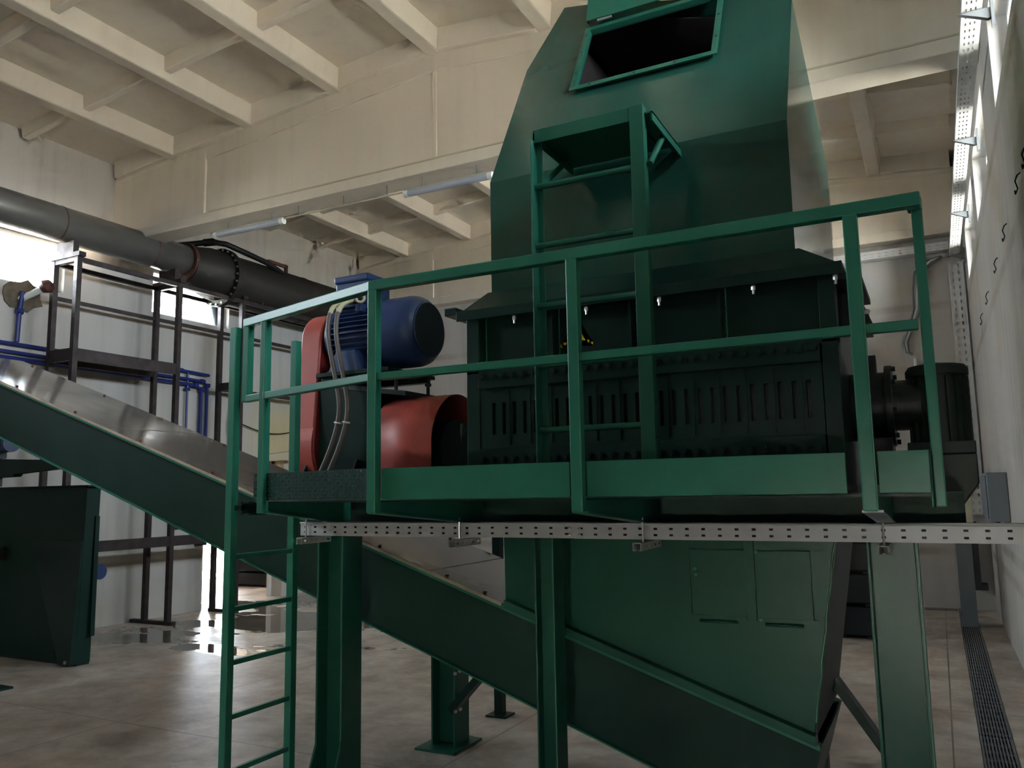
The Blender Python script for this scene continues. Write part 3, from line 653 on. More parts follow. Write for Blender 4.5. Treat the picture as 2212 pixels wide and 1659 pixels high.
part('end_plate', B().hull8([(CX1, CY0, conv_top(CX1)), (CX1, CY1, conv_top(CX1)), (CX1-.14, CY1, conv_top(CX1)-.47), (CX1-.14, CY0, conv_top(CX1)-.47)], [(CX1+.012, CY0, conv_top(CX1)), (CX1+.012, CY1, conv_top(CX1)), (CX1-.128, CY1, conv_top(CX1)-.47), (CX1-.128, CY0, conv_top(CX1)-.47)]), 'green_dark', cv)
seams = [-8.9, -7.85, -6.15, -4.5, -2.95, -2.40]
for i, (a, c) in enumerate(zip(seams, seams[1:])):
    dz = .004+.0025*(i % 2); q = ((a, CY0-.03), (c+.03, CY0-.03), (c+.03, CY1+.03), (a, CY1+.03))
    pl = part('cover_plate', B().hull8([(x, y, conv_top(x)+dz) for x, y in q], [(x, y, conv_top(x)+dz+.004) for x, y in q]), 'cover', cv)
    part('cover_lip', B().hull8([(a, CY0-.036, conv_top(a)-.012), (c, CY0-.036, conv_top(c)-.012), (c, CY0-.03, conv_top(c)-.012), (a, CY0-.03, conv_top(a)-.012)], [(a, CY0-.036, conv_top(a)+.008), (c, CY0-.036, conv_top(c)+.008), (c, CY0-.03, conv_top(c)+.008), (a, CY0-.03, conv_top(a)+.008)]), 'cover_edge', pl)
    nb = max(2, int((c-a)/.75))
    for j in range(nb):
        for yb in (CY0+.01, CY1-.02):
            x = a+(c-a)*(j+.5)/nb; z = conv_top(x)+dz+.004
            part('cover_bolt', B().cyl((x, yb, z), (x, yb, z+.012), .013, 6), 'rust', pl)
# conveyor legs
for x, y, zt, lab in ((-3.27, 6.0, .9, ''),):
    pass
part('leg', B().box(-3.30, -3.25, 5.35, 5.40, 0, conv_top(-3.27)-.42).box(-3.36, -3.19, 5.30, 5.46, 0, .012), 'green_dark', cv)
part('leg', B().box(-8.50, -8.42, 4.9, 4.98, .0, conv_top(-8.46)-.45).box(-8.6, -8.03, 4.80, 5.02, 0, .02), 'green_deep', cv)
for x, y in ((-8.08, 4.84), (-8.16, 4.83)): part('anchor_bolt', B().cyl((x, y, .02), (x, y, .05), .018, 6), 'bolt', cv)
part('brace', B().bar((-3.20, 5.20, .26), (-2.86, 5.20, .62), .05, .1, (0, 1, 0)), 'green_dark', cv)
for x, z in ((-3.15, .52), (-3.11, .54), (-3.15, .26), (-3.11, .28)): part('brace_bolt', B().cyl((x, 5.16, z), (x, 5.145, z), .012, 6), 'bolt', cv)
part('leg', B().box(-.76, -.70, 5.35, 5.43, 0, .5).box(-.82, -.64, 5.28, 5.48, 0, .012), 'black_green', cv)
part('brace', B().bar((-.68, 5.25, .76), (-.34, 5.25, .27), .05, .11, (0, 1, 0)), 'green_dark', cv)
th = thing('machine_prop', 'thin dark green prop with a small foot plate behind the conveyor', 'prop', (-3.29, 6.07, 0))
part('tube', B().box(-3.325, -3.255, 6.04, 6.11, 0, 1.6), 'green_dark', th)
part('foot', B().box(-3.38, -3.20, 5.99, 6.16, 0, .012), 'green_dark', th)
# green gate-shaped stand over the conveyor
st = part('stay', B().bar((-8.75, 5.47, 2.72), (-7.90, 5.47, 2.80), .03, .03), 'green', cv)
part('upright', B().box(-7.92, -7.88, 5.455, 5.495, 2.30, 2.815), 'green', st)

# ---- vertical access ladder at the left end
ld = thing('access_ladder', 'vertical green ladder climbing to the left end of the walkway', 'ladder', (-3.605, 3.7, 0))
for y in (3.435, 3.945): part('stile', B().box(-3.63, -3.58, y, y+.05, 0, 2.78), 'green', ld, bevel=.004)
rg = None
for i in range(5):
    z = .285+.2925*i
    if rg is None: rg = part('rung', B().box(-3.615, -3.587, 3.48, 3.95, z-.014, z+.014), 'green', ld, bevel=.003, origin=(-3.6, 3.7, z))
    else: inst(rg, (-3.6, 3.7, z), ld)
part('link', B().box(-3.585, -3.52, 3.46, 3.48, 1.715, 1.745), 'green_dark', ld)

# ---- ladder with small platform on the shredder front
fx = thing('hopper_ladder', 'green ladder with small platform under the open hopper hatch', 'ladder', (-1.45, 3.65, 1.77))
YL = 3.65
for x, s in ((-1.735, 1), (-1.175, -1)):
    b = B().box(x-.035, x+.035, YL-.004, YL+.004, DZ, 3.66).box(x+s*.031-.004, x+s*.031+.004, YL, YL+.05, DZ, 3.66).box(x-s*.031-.004, x-s*.031+.004, YL, YL+.05, DZ, 3.66) if s < 0 else B().box(x-.004, x+.004, YL-.03, YL+.04, DZ, 3.60).box(x, x+.035, YL+.036, YL+.042, DZ, 3.60)
    part('stile', b, 'green_mid', fx, bevel=.002)
rg = None
for z in (3.35, 3.035, 2.722, 2.42, 2.095):
    if rg is None: rg = part('rung', B().cyl((-1.73, YL+.01, z), (-1.21, YL+.01, z), .016, 12), 'green_mid', fx, smooth=True, origin=(-1.47, YL+.01, z))
    else: inst(rg, (-1.47, YL+.01, z), fx)
pf = part('platform', B().box(-1.735, -1.20, YL+.01, 4.17, 3.635, 3.643).box(-1.735, -1.20, YL, YL+.008, 3.585, 3.655).box(-1.735, -1.727, YL, 4.17, 3.595, 3.643).box(-1.145, -1.10, YL+.02, 4.18, 3.615, 3.623).box(-1.108, -1.10, YL+.02, 4.18, 3.575, 3.623).box(-1.21, -1.145, YL+.02, 4.17, 3.635, 3.641), 'green_mid', fx)
part('strut', B().cyl((-1.70, YL+.02, 3.36), (-1.70, 4.02, 3.62), .016, 12), 'green_mid', fx, smooth=True)
part('strut', B().cyl((-1.125, YL+.03, 3.36), (-1.125, 3.93, 3.60), .016, 12), 'green_mid', fx, smooth=True)

# ================================================================== DRIVE SIDE (left of the shredder)
mo = thing('electric_motor', 'big blue electric motor with ribbed body and round fan cover', 'motor', (-3.5, 4.55, 2.62))
MY, MZ = 4.55, 2.885
part('fan_cover', B().lathe((-3.30, MY, MZ), (-2.97, MY, MZ), [(0, .225), (.02, .243), (.72, .243), (.86, .232), (.95, .21), (1, .19)], 40), 'blue', mo, smooth=True)
part('fan_grille', B().cyl((-2.972, MY, MZ), (-2.962, MY, MZ), .182, 36), 'blue_dark', mo, smooth=True)
part('grille_ring', B().torus((-2.964, MY, MZ), (1, 0, 0), .184, .005, 36, 6), 'blue', mo, smooth=True)
part('stator', B().cyl((-3.64, MY, MZ), (-3.28, MY, MZ), .185, 36), 'blue', mo, smooth=True)
part('end_bell', B().lathe((-3.71, MY, MZ), (-3.63, MY, MZ), [(0, .14), (.3, .215), (1, .225)], 36), 'blue', mo, smooth=True)
fin = None
for i in range(36):
    a = 2*math.pi*i/36
    if math.sin(a) > .86: continue
    d = Vector((0, math.cos(a), math.sin(a))); s3 = Vector((0, -math.sin(a), math.cos(a)))*.0035
    c0_ = Vector((-3.63, MY, MZ)); c1_ = Vector((-3.31, MY, MZ))
    b = B().hull8([c0_+d*.18-s3, c1_+d*.18-s3, c1_+d*.18+s3, c0_+d*.18+s3], [c0_+d*.222-s3, c1_+d*.222-s3, c1_+d*.222+s3, c0_+d*.222+s3])
    part('cooling_fin', b, 'blue', mo)
tb = part('terminal_box', B().box(-3.66, -3.38, MY-.13, MY+.13, MZ+.17, MZ+.38).box(-3.67, -3.37, MY-.14, MY+.14, MZ+.375, MZ+.425), 'blue', mo, bevel=.012)
part('gland_plate', B().box(-3.62, -3.48, MY-.16, MY-.12, MZ+.19, MZ+.28), 'blue', tb, bevel=.004)
part('lifting_eye', B().torus((-3.414, 4.38, 3.125), (.6, -1, 0), .028, .010, 20, 8), 'sleeve', mo, smooth=True)
part('eye_boss', B().box(-3.44, -3.39, 4.36, 4.44, 3.03, 3.085), 'blue', mo, bevel=.004)
for y in (MY-.19, MY+.19):
    part('foot', B().prism([(-3.66, 2.615), (-3.30, 2.615), (-3.34, 2.63), (-3.40, 2.76), (-3.56, 2.76), (-3.62, 2.63)], 'y', y-.05, y+.05), 'blue', mo, bevel=.004)
# pedestal
pd = thing('motor_pedestal', 'dark green welded pedestal with slanting sides below the blue motor', 'stand', (-3.5, 4.55, 1.77))
part('side_plate', B().prism([(-3.86, 1.77), (-3.27, 1.77), (-3.27, 2.46), (-3.27, 2.50), (-3.70, 2.555)], 'y', 4.33, 4.345), 'green_dark', pd)
part('side_plate', B().prism([(-3.86, 1.77), (-3.27, 1.77), (-3.27, 2.46), (-3.27, 2.50), (-3.70, 2.555)], 'y', 4.80, 4.815), 'green_dark', pd)
part('left_plate', B().hull8([(-3.90, 4.345, 1.77), (-3.89, 4.345, 1.77), (-3.89, 4.80, 1.77), (-3.90, 4.80, 1.77)], [(-3.72, 4.345, 2.555), (-3.71, 4.345, 2.555), (-3.71, 4.80, 2.555), (-3.72, 4.80, 2.555)]), 'green_dark', pd)
part('head_plate', B().hull8([(-3.74, 4.32, 2.535), (-3.0, 4.32, 2.42), (-3.0, 4.83, 2.42), (-3.74, 4.83, 2.535)], [(-3.74, 4.32, 2.557), (-3.0, 4.32, 2.452), (-3.0, 4.83, 2.452), (-3.74, 4.83, 2.557)]), 'black_green', pd)
for x in (-3.80, -3.38): part('rib_plate', B().prism([(4.33, 1.77), (4.33, 2.02), (4.30, 2.02), (4.17, 1.77)], 'x', x, x+.012), 'black_green', pd)
# motor base on adjusting screws
ba = part('motor_plate', B().box(-3.70, -3.10, 4.27, 4.83, 2.585, 2.612), 'green_dark', pd, bevel=.003)
part('slide_rail', B().box(-3.68, -3.12, 4.30, 4.36, 2.557, 2.585), 'green_dark', ba)
part('slide_rail', B().box(-3.68, -3.12, 4.74, 4.80, 2.557, 2.585), 'green_dark', ba)
for y in (4.36, 4.74): part('jack_screw', B().cyl((-3.10, y, 2.45), (-3.10, y, 2.60), .012, 8).cyl((-3.10, y, 2.53), (-3.10, y, 2.55), .022, 6), 'black_green', ba)
# red belt guard: drop-shaped casing
bgd = thing('belt_guard', 'tall red belt guard casing beside the blue motor', 'guard', (-3.98, 4.6, 1.8))
def drop(y0, z0, r0, y1, z1, r1, n=18):
    """convex hull outline of two circles in the y-z plane"""
    d = math.hypot(y1-y0, z1-z0); a = math.atan2(z1-z0, y1-y0); bt = math.acos((r0-r1)/d)
    pts = []
    for i in range(n+1): t = a+bt+(2*math.pi-2*bt)*i/n; pts.append((y0+r0*math.cos(t), z0+r0*math.sin(t)))
    for i in range(n+1): t = a-bt+(2*bt)*i/n; pts.append((y1+r1*math.cos(t), z1+r1*math.sin(t)))
    return pts
part('casing', B().prism(drop(4.63, 2.12, .35, 4.55, 2.87, .205), 'x', -3.90, -3.725), 'red', bgd, smooth=True, bevel=.012)
part('back_face', B().prism(drop(4.63, 2.12, .335, 4.55, 2.87, .19), 'x', -3.727, -3.717), 'red_dark', bgd)
part('lower_band', B().prism(drop(4.63, 2.12, .362, 4.63, 2.13, .361), 'x', -3.91, -3.73), 'red', bgd, smooth=True)
# red drum guard
dg = thing('coupling_guard', 'rounded red sheet guard over the shaft coupling next to the shredder', 'guard', (-2.9, 4.62, 1.77))
cyy, czz, rr_ = 4.56, 2.09, .34
prof = [(cyy-rr_, 1.77), (cyy-rr_, czz)]+[(cyy+rr_*math.cos(R(180-i*7.5)), czz+rr_*math.sin(R(180-i*7.5))) for i in range(1, 24)]+[(cyy+rr_, czz), (cyy+rr_, 1.77)]
b = B(); xa, xb = -3.20, -2.74
A = [b.bm.verts.new((xa, y, z)) for y, z in prof]; C_ = [b.bm.verts.new((xb, y, z)) for y, z in prof]
for i in range(len(prof)-1): b.bm.faces.new([A[i], A[i+1], C_[i+1], C_[i]])
part('shell', b, 'red', dg, smooth=True, solid=.005)
part('end_wall', B().prism(prof, 'x', -3.205, -3.195), 'red', dg)
part('coupling', B().cyl((-3.18, cyy, czz-.02), (-2.76, cyy, czz-.02), .2, 24), 'black_green', dg, smooth=True)
# bearing housing
bh = thing('bearing_housing', 'dark green bearing block with lifting eye between red guard and shredder', 'bearing', (-2.55, 4.45, 1.77))
part('base', B().box(-2.68, -2.42, 4.25, 4.95, 1.77, 1.93), 'green_dark', bh, bevel=.006)
part('housing', B().lathe((-2.64, 4.55, 2.05), (-2.44, 4.55, 2.05), [(0, .13), (.15, .18), (.85, .18), (1, .13)], 28).box(-2.63, -2.45, 4.36, 4.74, 1.92, 2.06), 'green_dark', bh, smooth=True)
part('lifting_eye', B().torus((-2.50, 4.50, 2.27), (.4, -1, 0), .024, .008, 18, 8).cyl((-2.50, 4.50, 2.22), (-2.50, 4.50, 2.25), .012, 8), 'green_dark', bh, smooth=True)
for x in (-2.64, -2.50): part('cap_bolt', B().cyl((x, 4.42, 2.10), (x, 4.42, 2.225), .014, 8).cyl((x, 4.42, 2.19), (x, 4.42, 2.212), .022, 6), 'green_dark', bh)

# power conduits to the motor
for i, (dx, lab) in enumerate(((0, 'left one of the two grey cable conduits hanging from the blue motor'), (.068, 'right one of the two grey cable conduits hanging from the blue motor'))):
    t = thing('cable_conduit', lab, 'conduit', (-3.5+dx, 4.25, 1.77), group='motor supply conduits')
    pts = [(-3.53+dx, 4.40, 3.13), (-3.56+dx, 4.28, 3.08), (-3.578+dx, 4.25, 2.98), (-3.575+dx, 4.24, 2.86), (-3.54+dx, 4.24, 2.70), (-3.50+dx, 4.235, 2.56), (-3.463+dx, 4.23, 2.42), (-3.455+dx, 4.225, 2.32), (-3.478+dx, 4.215, 2.19), (-3.535+dx, 4.21, 2.05), (-3.61+dx, 4.20, 1.90), (-3.66+dx, 4.20, 1.78)]
    # smooth the polyline
    sm = []
    for a, c in zip(pts, pts[1:]):
        for k_ in range(3): sm.append(tuple(a[j]+(c[j]-a[j])*k_/3 for j in range(3)))
    sm.append(pts[-1])
    for _ in range(2): sm = [sm[0]]+[tuple((sm[k_-1][j]+2*sm[k_][j]+sm[k_+1][j])/4 for j in range(3)) for k_ in range(1, len(sm)-1)]+[sm[-1]]
    part('hose', B().tube(sm, .0165, 10), 'conduit', t, smooth=True)
    part('sleeve', B().tube(sm[:6], .0175, 10), 'sleeve', t, smooth=True)
    part('cable_tie', B().torus((-3.464+dx, 4.221, 2.262), (.2, 0, 1), .020, .007, 14, 6), 'white_plastic', t, smooth=True)

# ================================================================== RIGHT-HAND GEARBOX SIDE
gb = thing('bearing_drum', 'dark green flanged drum on the right end of the shredder', 'drum', (-.35, 5.0, 1.8))
part('drum', B().cyl((-.405, 5.0, 2.235), (-.22, 5.0, 2.235), .19, 32), 'black_green', gb, smooth=True)
part('drum_flange', B().cyl((-.22, 5.0, 2.235), (-.185, 5.0, 2.235), .225, 32), 'black_green', gb, smooth=True)
part('shaft', B().cyl((-.185, 5.0, 2.235), (-.05, 5.0, 2.235), .14, 28), 'black_green', gb, smooth=True)
for i in range(8):
    a = 2*math.pi*i/8+.2; y, z = 5.0+.205*math.cos(a), 2.235+.205*math.sin(a)
    part('flange_bolt', B().cyl((-.185, y, z), (-.165, y, z), .015, 6), 'green_dark', gb)
part('lug', B().prism([(4.95, 2.42), (5.06, 2.42), (5.0, 2.52), (4.95, 2.52)], 'x', -.33, -.26), 'black_green', gb)
part('cradle', B().box(-.345, -.2, 4.8, 5.2, 1.80, 2.05), 'black_green', gb)
gm_ = thing('gear_motor', 'upright dark green gear motor with slotted cover near the right wall', 'motor', (.03, 5.0, 1.5))
part('body', B().cyl((.035, 5.0, 2.0), (.035, 5.0, 2.40), .135, 32), 'gear_green', gm_, smooth=True)
for i in range(20):
    a = 2*math.pi*i/20; d = Vector((math.cos(a), math.sin(a), 0)); s3 = Vector((-d.y, d.x, 0))*.006; c = Vector((.035, 5.0, 0))
    part('rib', B().hull8([c+d*.125-s3+Vector((0, 0, 2.02)), c+d*.152-s3+Vector((0, 0, 2.02)), c+d*.152+s3+Vector((0, 0, 2.02)), c+d*.125+s3+Vector((0, 0, 2.02))], [c+d*.125-s3+Vector((0, 0, 2.37)), c+d*.152-s3+Vector((0, 0, 2.37)), c+d*.152+s3+Vector((0, 0, 2.37)), c+d*.125+s3+Vector((0, 0, 2.37))]), 'gear_green', gm_)
part('cap', B().lathe((.035, 5.0, 2.38), (.035, 5.0, 2.445), [(0, .155), (.5, .155), (.85, .14), (1, .10)], 32), 'gear_green', gm_, smooth=True)
part('base_flange', B().box(-.13, .19, 4.85, 5.15, 1.955, 2.02), 'gear_green', gm_, bevel=.006)
part('gearbox', B().prism([(-.13, 1.955), (.19, 1.955), (.19, 1.80), (.05, 1.60), (-.08, 1.60), (-.13, 1.70)], 'y', 4.86, 5.14), 'gear_green', gm_, bevel=.006)

# ================================================================== FRONT CABLE TRAY
ct = thing('cable_tray', 'galvanised perforated cable tray hung below the walkway, running to the right wall', 'cable tray', (-1.5, 3.95, 1.55))
TY = 3.905
def tray_piece(x0, x1, zo):
    n = int((x1-x0)/.0755); us = [0.0]
    for i in range(n): c = (i+.5)*(x1-x0)/n; us += [c-.009, c+.009]
    us.append(x1-x0)
    b = B().grid_holes((x0, TY, 1.553+zo), (1, 0, 0), (0, 0, 1), us, [0, .016, .026, .046, .056, .075], lambda i, j: i % 2 == 1 and j in (1, 3))
    b.grid_holes((x0, TY, 1.553+zo), (1, 0, 0), (0, 1, 0), [0, x1-x0], [0, .2], lambda i, j: False)
    b.grid_holes((x0, TY+.2, 1.553+zo), (1, 0, 0), (0, 0, 1), [0, x1-x0], [0, .075], lambda i, j: False)
    b.grid_holes((x0, TY-.001, 1.628+zo), (1, 0, 0), (0, 1, 0), [0, x1-x0], [0, .012], lambda i, j: False)
    p = part('tray_section', b, 'galv', ct, solid=.0016)
    part('tray_shade_fill', B().box(x0+.01, x1-.01, TY+.012, TY+.18, 1.556+zo, 1.62+zo), 'black', p)  # black filler added as the shade behind the tray holes
    part('lid', B().box(x0, x1, TY+.004, TY+.2, 1.622+zo, 1.625+zo), 'galv', p)
    part('rim', B().cyl((x0, TY-.003, 1.628+zo), (x1, TY-.003, 1.628+zo), .006, 8), 'galv', p, smooth=True)
tray_piece(-3.485, -2.19, 0); tray_piece(-2.19, -1.67, .0025); tray_piece(-1.67, .595, .001)
for x in (-1.695, -1.64):
    for z in (1.572, 1.602): part('splice_bolt', B().lathe((x, TY-.002, z), (x, TY-.010, z), [(0, .009), (.6, .008), (1, .003)], 10), 'bolt', ct, smooth=True)
def strut(x, y0, y1, tilt, name_holes=5):
    t = part('strut', B().box(x-.02, x+.02, y0, y1, 1.540, 1.543).box(x-.02, x-.017, y0, y1, 1.505, 1.54).box(x-.02, x-.010, y0, y1, 1.505, 1.508).box(x+.010, x+.02, y0, y1, 1.505, 1.508), 'galv_strut', ct)
    us = [0.0]
    for i in range(name_holes): c = (i+.5)*(y1-y0)/name_holes; us += [c-.012, c+.012]
    us.append(y1-y0)
    s = part('strut_side', B().grid_holes((x+.02, y0, 1.505), (0, 1, 0), (0, 0, 1), us, [0, .013, .024, .037], lambda i, j: i % 2 == 1 and j == 1), 'galv_strut', t, solid=.002)
    part('rod', B().cyl((x, TY-.015, 1.51), (x, TY-.015, 1.66), .005, 8), 'bolt', t, smooth=True)
    part('nut', B().cyl((x, TY-.015, 1.51), (x, TY-.015, 1.532), .010, 6), 'bolt', t)
strut(-3.43, 3.83, 4.10, 0); strut(-2.345, 3.81, 4.09, 0); strut(-1.30, 3.79, 4.12, 0); strut(-.225, 3.83, 4.12, 0)

# ================================================================== LEFT SIDE: pipe, pipe rack, bin
XA, XB = -10.32, -9.84
YS = (6.68, 8.31, 9.56)
rk = thing('pipe_rack', 'bare brown steel rack of square tube carrying the big pipe along the left wall', 'rack', (-10.08, 8.1, 0))
for i, y in enumerate(YS):
    for x in (XA, XB):
        part('post', B().box(x-.035, x+.035, y-.035, y+.035, 0, 4.96), 'brown_steel', rk)
    part('cross_bar', B().box(XA+.035, XB-.035, y-.03, y+.03, 4.90, 4.96), 'brown_steel', rk)
    part('saddle', B().box(XA-.05, XB+.08, y-.05, y+.05, 4.96, 5.02), 'brown_steel', rk)
    part('saddle', B().box(-10.25, -9.9, y-.04, y+.04, 5.02, 5.10 if i == 2 else 5.19), 'brown_steel', rk)
part('foot_bar', B().box(-10.58, -9.72, 8.27, 8.35, 0, .05), 'brown_steel', rk)
part('foot_bar', B().box(XA-.05, XB+.05, 9.52, 9.60, 0, .05), 'brown_steel', rk)
part('foot_bar', B().box(XA-.05, XB+.05, 6.64, 6.72, 0, .05), 'brown_steel', rk)
for x in (XA, XB):
    for y0, y1 in zip(YS, YS[1:]):
        part('long_bar', B().box(x-.03, x+.03, y0+.035, y1-.035, 4.90, 4.96), 'brown_steel', rk)
    part('long_bar', B().box(x-.03, x+.03, YS[2]+.035, 12.9, 4.90, 4.96), 'brown_steel', rk)
    part('post', B().box(x-.035, x+.035, 12.86, 12.93, 0, 4.96), 'brown_steel', rk)
for y0, y1 in zip(YS, YS[1:]):
    part('mid_bar', B().box(XA-.02, XA+.02, y0+.035, y1-.035, 4.44, 4.49), 'brown_steel', rk)
part('mid_bar', B().box(XA-.02, XA+.02, YS[2]+.035, 12.86, 4.44, 4.49), 'brown_steel', rk)
part('mid_bar', B().box(XA-.02, XA+.02, YS[2]+.035, 12.86, 3.50, 3.56), 'brown_steel', rk)
part('ledge', B().box(XB-.03, XB+.03, YS[0]+.035, YS[1]-.035, 3.58, 3.74), 'brown_steel', rk)
part('ledge', B().box(XA-.03, XA+.03, YS[0]+.035, YS[1]-.035, 3.58, 3.74), 'brown_steel', rk)
part('ledge', B().box(XA+.03, XB-.03, YS[0]-.03, YS[0]+.03, 3.58, 3.74), 'brown_steel', rk)
part('ledge', B().box(XA+.03, XB-.03, YS[2]-.03, YS[2]+.03, 3.50, 3.62), 'brown_steel', rk)
part('low_bar', B().box(XB-.03, XB+.03, 5.2, 10.2, 1.10, 1.24), 'brown_steel', rk)
# the pipe
PX = -10.08
pp = thing('duct_pipe', 'large grey steel pipe widening at a bolted flange, running along the left wall', 'pipe', (PX, 8.5, 5.1))
part('pipe', B().cyl((PX, 2.0, 5.41), (PX, 8.60, 5.41), .232, 40, caps=False), 'duct', pp, smooth=True, solid=.01)
for y in (6.52, 7.95, 4.9): part('weld_band', B().torus((PX, y, 5.41), (0, 1, 0), .232, .010, 40, 6), 'weld', pp, smooth=True)
part('reducer', B().lathe((PX, 8.60, 5.36), (PX, 9.28, 5.32), [(0, .30), (.12, .31), (.55, .385), (1, .40)], 40), 'duct_dark', pp, smooth=True)
part('collar', B().cyl((PX, 8.56, 5.39), (PX, 8.62, 5.39), .30, 40), 'weld', pp, smooth=True)
fl2 = part('flange_ring', B().cyl((PX, 9.25, 5.30), (PX, 9.33, 5.30), .475, 44), 'duct_dark', pp, smooth=True)
nbt = None
for i in range(24):
    a = 2*math.pi*i/24; p = (PX+.448*math.cos(a), 9.25, 5.30+.448*math.sin(a))
    if nbt is None: nbt = part('flange_bolt', B().cyl(p, (p[0], 9.225, p[2]), .018, 6), 'bolt', fl2, origin=p)
    else: inst(nbt, p, fl2)
part('pipe_large', B().cyl((PX, 9.33, 5.30), (PX, 13.7, 5.30), .415, 44), 'duct_dark', pp, smooth=True)
part('weld_band', B().torus((PX, 11.1, 5.30), (0, 1, 0), .415, .009, 44, 6), 'duct_dark', pp, smooth=True)
part('handle', B().bar((PX+.02, 10.35, 5.69), (PX+.02, 10.35, 5.86), .05, .05, (1, 0, 0)).bar((PX+.02, 10.35, 5.84), (PX+.02, 10.78, 5.84), .05, .05).bar((PX+.02, 10.78, 5.69), (PX+.02, 10.78, 5.86), .05, .05, (1, 0, 0)), 'weld', pp)
part('support_gusset', B().prism([(PX+.12, 4.96), (XB+.04, 4.96), (XB+.04, 5.25)], 'y', 9.95, 9.99), 'duct_dark', pp)
# elbow pipe behind the beam
eb = thing('vent_pipe', 'thin black pipe bending away above the big pipe flange', 'pipe', (-9.6, 9.0, 5.5))
part('tube', B().tube([(-10.55, 8.4, 5.62), (-10.2, 8.7, 5.72), (-9.9, 8.95, 5.78), (-9.75, 9.1, 5.76), (-9.7, 9.5, 5.70), (-9.72, 10.0, 5.66), (-9.8, 10.4, 5.6)], .045, 10), 'black', eb, smooth=True)
part('joint', B().tube([(-10.0, 8.87, 5.76), (-9.86, 8.98, 5.785)], .06, 10), 'black', eb, smooth=True)
# wall pipes, blue
def wall_pipe(name, label, pts, r=.025):
    t = thing(name, label, 'water pipe', pts[0], group='blue pipes on the left wall')
    part('tube', B().tube(pts, r, 8), 'blue_pipe', t, smooth=True)
    for p in pts[1:-1]: part('fitting', B().lathe((p[0], p[1]-.04, p[2]), (p[0], p[1]+.04, p[2]), [(0, r*1.45), (1, r*1.45)], 10), 'blue_pipe', t, smooth=True)
xw = XL+.06
wall_pipe('water_pipe', 'topmost blue water pipe on the left wall, with a riser to the window', [(xw, 4.5, 3.82), (xw, 8.98, 3.79), (xw, 9.55, 3.77)])
wall_pipe('water_pipe', 'middle blue water pipe on the left wall, turning down nearest the doorway', [(xw, 4.5, 3.72), (xw, 9.42, 3.66), (xw, 9.52, 3.60), (xw, 9.52, 2.4)])
wall_pipe('water_pipe', 'lowest blue water pipe on the left wall, turning down first', [(xw, 4.5, 3.64), (xw, 9.28, 3.58), (xw, 9.40, 3.52), (xw, 9.40, 2.4)], .03)
wall_pipe('water_pipe', 'short blue drop pipe on the left wall left of the longer drops', [(xw, 9.12, 3.77), (xw, 9.12, 3.5), (xw, 9.12, 2.4)], .018)
wall_pipe('water_pipe', 'blue riser pipe below the broken wall hole at the far left', [(xw, 6.36, 3.84), (xw, 6.37, 4.25), (xw, 6.40, 4.52)], .03)
hs = thing('pipe_stub', 'white insulated pipe stub leaving the broken wall hole toward the rack', 'pipe', (XL, 6.4, 4.45))
part('tube', B().cyl((XL, 6.40, 4.42), (-10.28, 6.58, 4.60), .045, 14), 'white_plastic', hs, smooth=True)
part('collar', B().lathe((-10.36, 6.54, 4.56), (-10.26, 6.60, 4.63), [(0, .06), (.5, .1), (1, .07)], 12), 'weld', hs, smooth=True)
hole = B(); n = 14; rnd = random.Random(3)
pts = [(6.44+.27*(.75+.4*rnd.random())*math.cos(2*math.pi*i/n), 4.47+.22*(.75+.4*rnd.random())*math.sin(2*math.pi*i/n)) for i in range(n)]
tag(part('mortar_patch', hole.prism(pts, 'x', XL, XL+.02), 'mortar', None), 'ragged brown mortar patch around the pipe hole in the left wall', 'mortar patch')
# riser cable by the rack
tag(part('wall_cable', B().tube([(XL+.03, 10.02+.02*math.sin(i*.9), 3.5-i*.1) for i in range(14)], .008, 6), 'grate', smooth=True), 'thin grey cable hanging down the left wall behind the ladder', 'cable')
tag(part('sagging_cable', B().tube([(XL+.05, 10.2+i*.17, 3.05-.16*math.sin(math.pi*i/10)-.0*i) for i in range(11)], .01, 6), 'black', smooth=True), 'black cable sagging along the yellow-stained left wall', 'cable')
for y, lab in ((9.05, 'small grey junction box on the left wall seen beside the rack post'), (9.5, 'small dark switch box on the left wall beside the doorway')):
    t = thing('junction_box', lab, 'box', (XL+.05, y, 1.15))
    part('box', B().box(XL, XL+.09, y-.09, y+.09, 1.02, 1.16) if y > 9.2 else B().box(XL, XL+.1, y-.08, y+.08, 1.32, 1.52), 'grey_box' if y < 9.2 else 'black', t, bevel=.006)
    part('cover', B().box(XL+.09, XL+.10, y-.07, y+.07, 1.04, 1.14) if y > 9.2 else B().box(XL+.1, XL+.11, y-.06, y+.06, 1.35, 1.49), 'grey_box' if y < 9.2 else 'black', t)

# ---- green bin at the left
bn = thing('green_bin', 'dark green steel bin with slanted front panel standing on the floor at far left', 'bin', (-9.2, 6.3, 0))
part('body', B().prism([(-10.3, .02), (-8.42, .02), (-8.37, 1.93), (-10.3, 1.93)], 'y', 5.93, 6.10), 'green_deep', bn, bevel=.004)
part('rim', B().box(-10.32, -8.30, 5.89, 6.14, 1.93, 1.945), 'green_deep', bn)
part('slant_panel', B().hull8([(-9.30, 5.93, 1.33), (-8.39, 5.93, 1.33), (-8.42, 5.93, .02), (-8.62, 5.93, .02)], [(-9.30, 5.915, 1.33), (-8.39, 5.915, 1.33), (-8.42, 5.86, .02), (-8.62, 5.86, .02)]), 'green_dark', bn)
part('skid', B().box(-10.3, -8.42, 5.94, 6.09, 0, .02), 'black_green', bn)
part('bolt', B().cyl((-8.48, 5.86, .05), (-8.48, 5.84, .05), .02, 6), 'bolt', bn)
part('valve_wheel', B().cyl((-8.46, 6.16, .98), (-8.40, 6.16, .98), .085, 20), 'blue', bn, smooth=True)
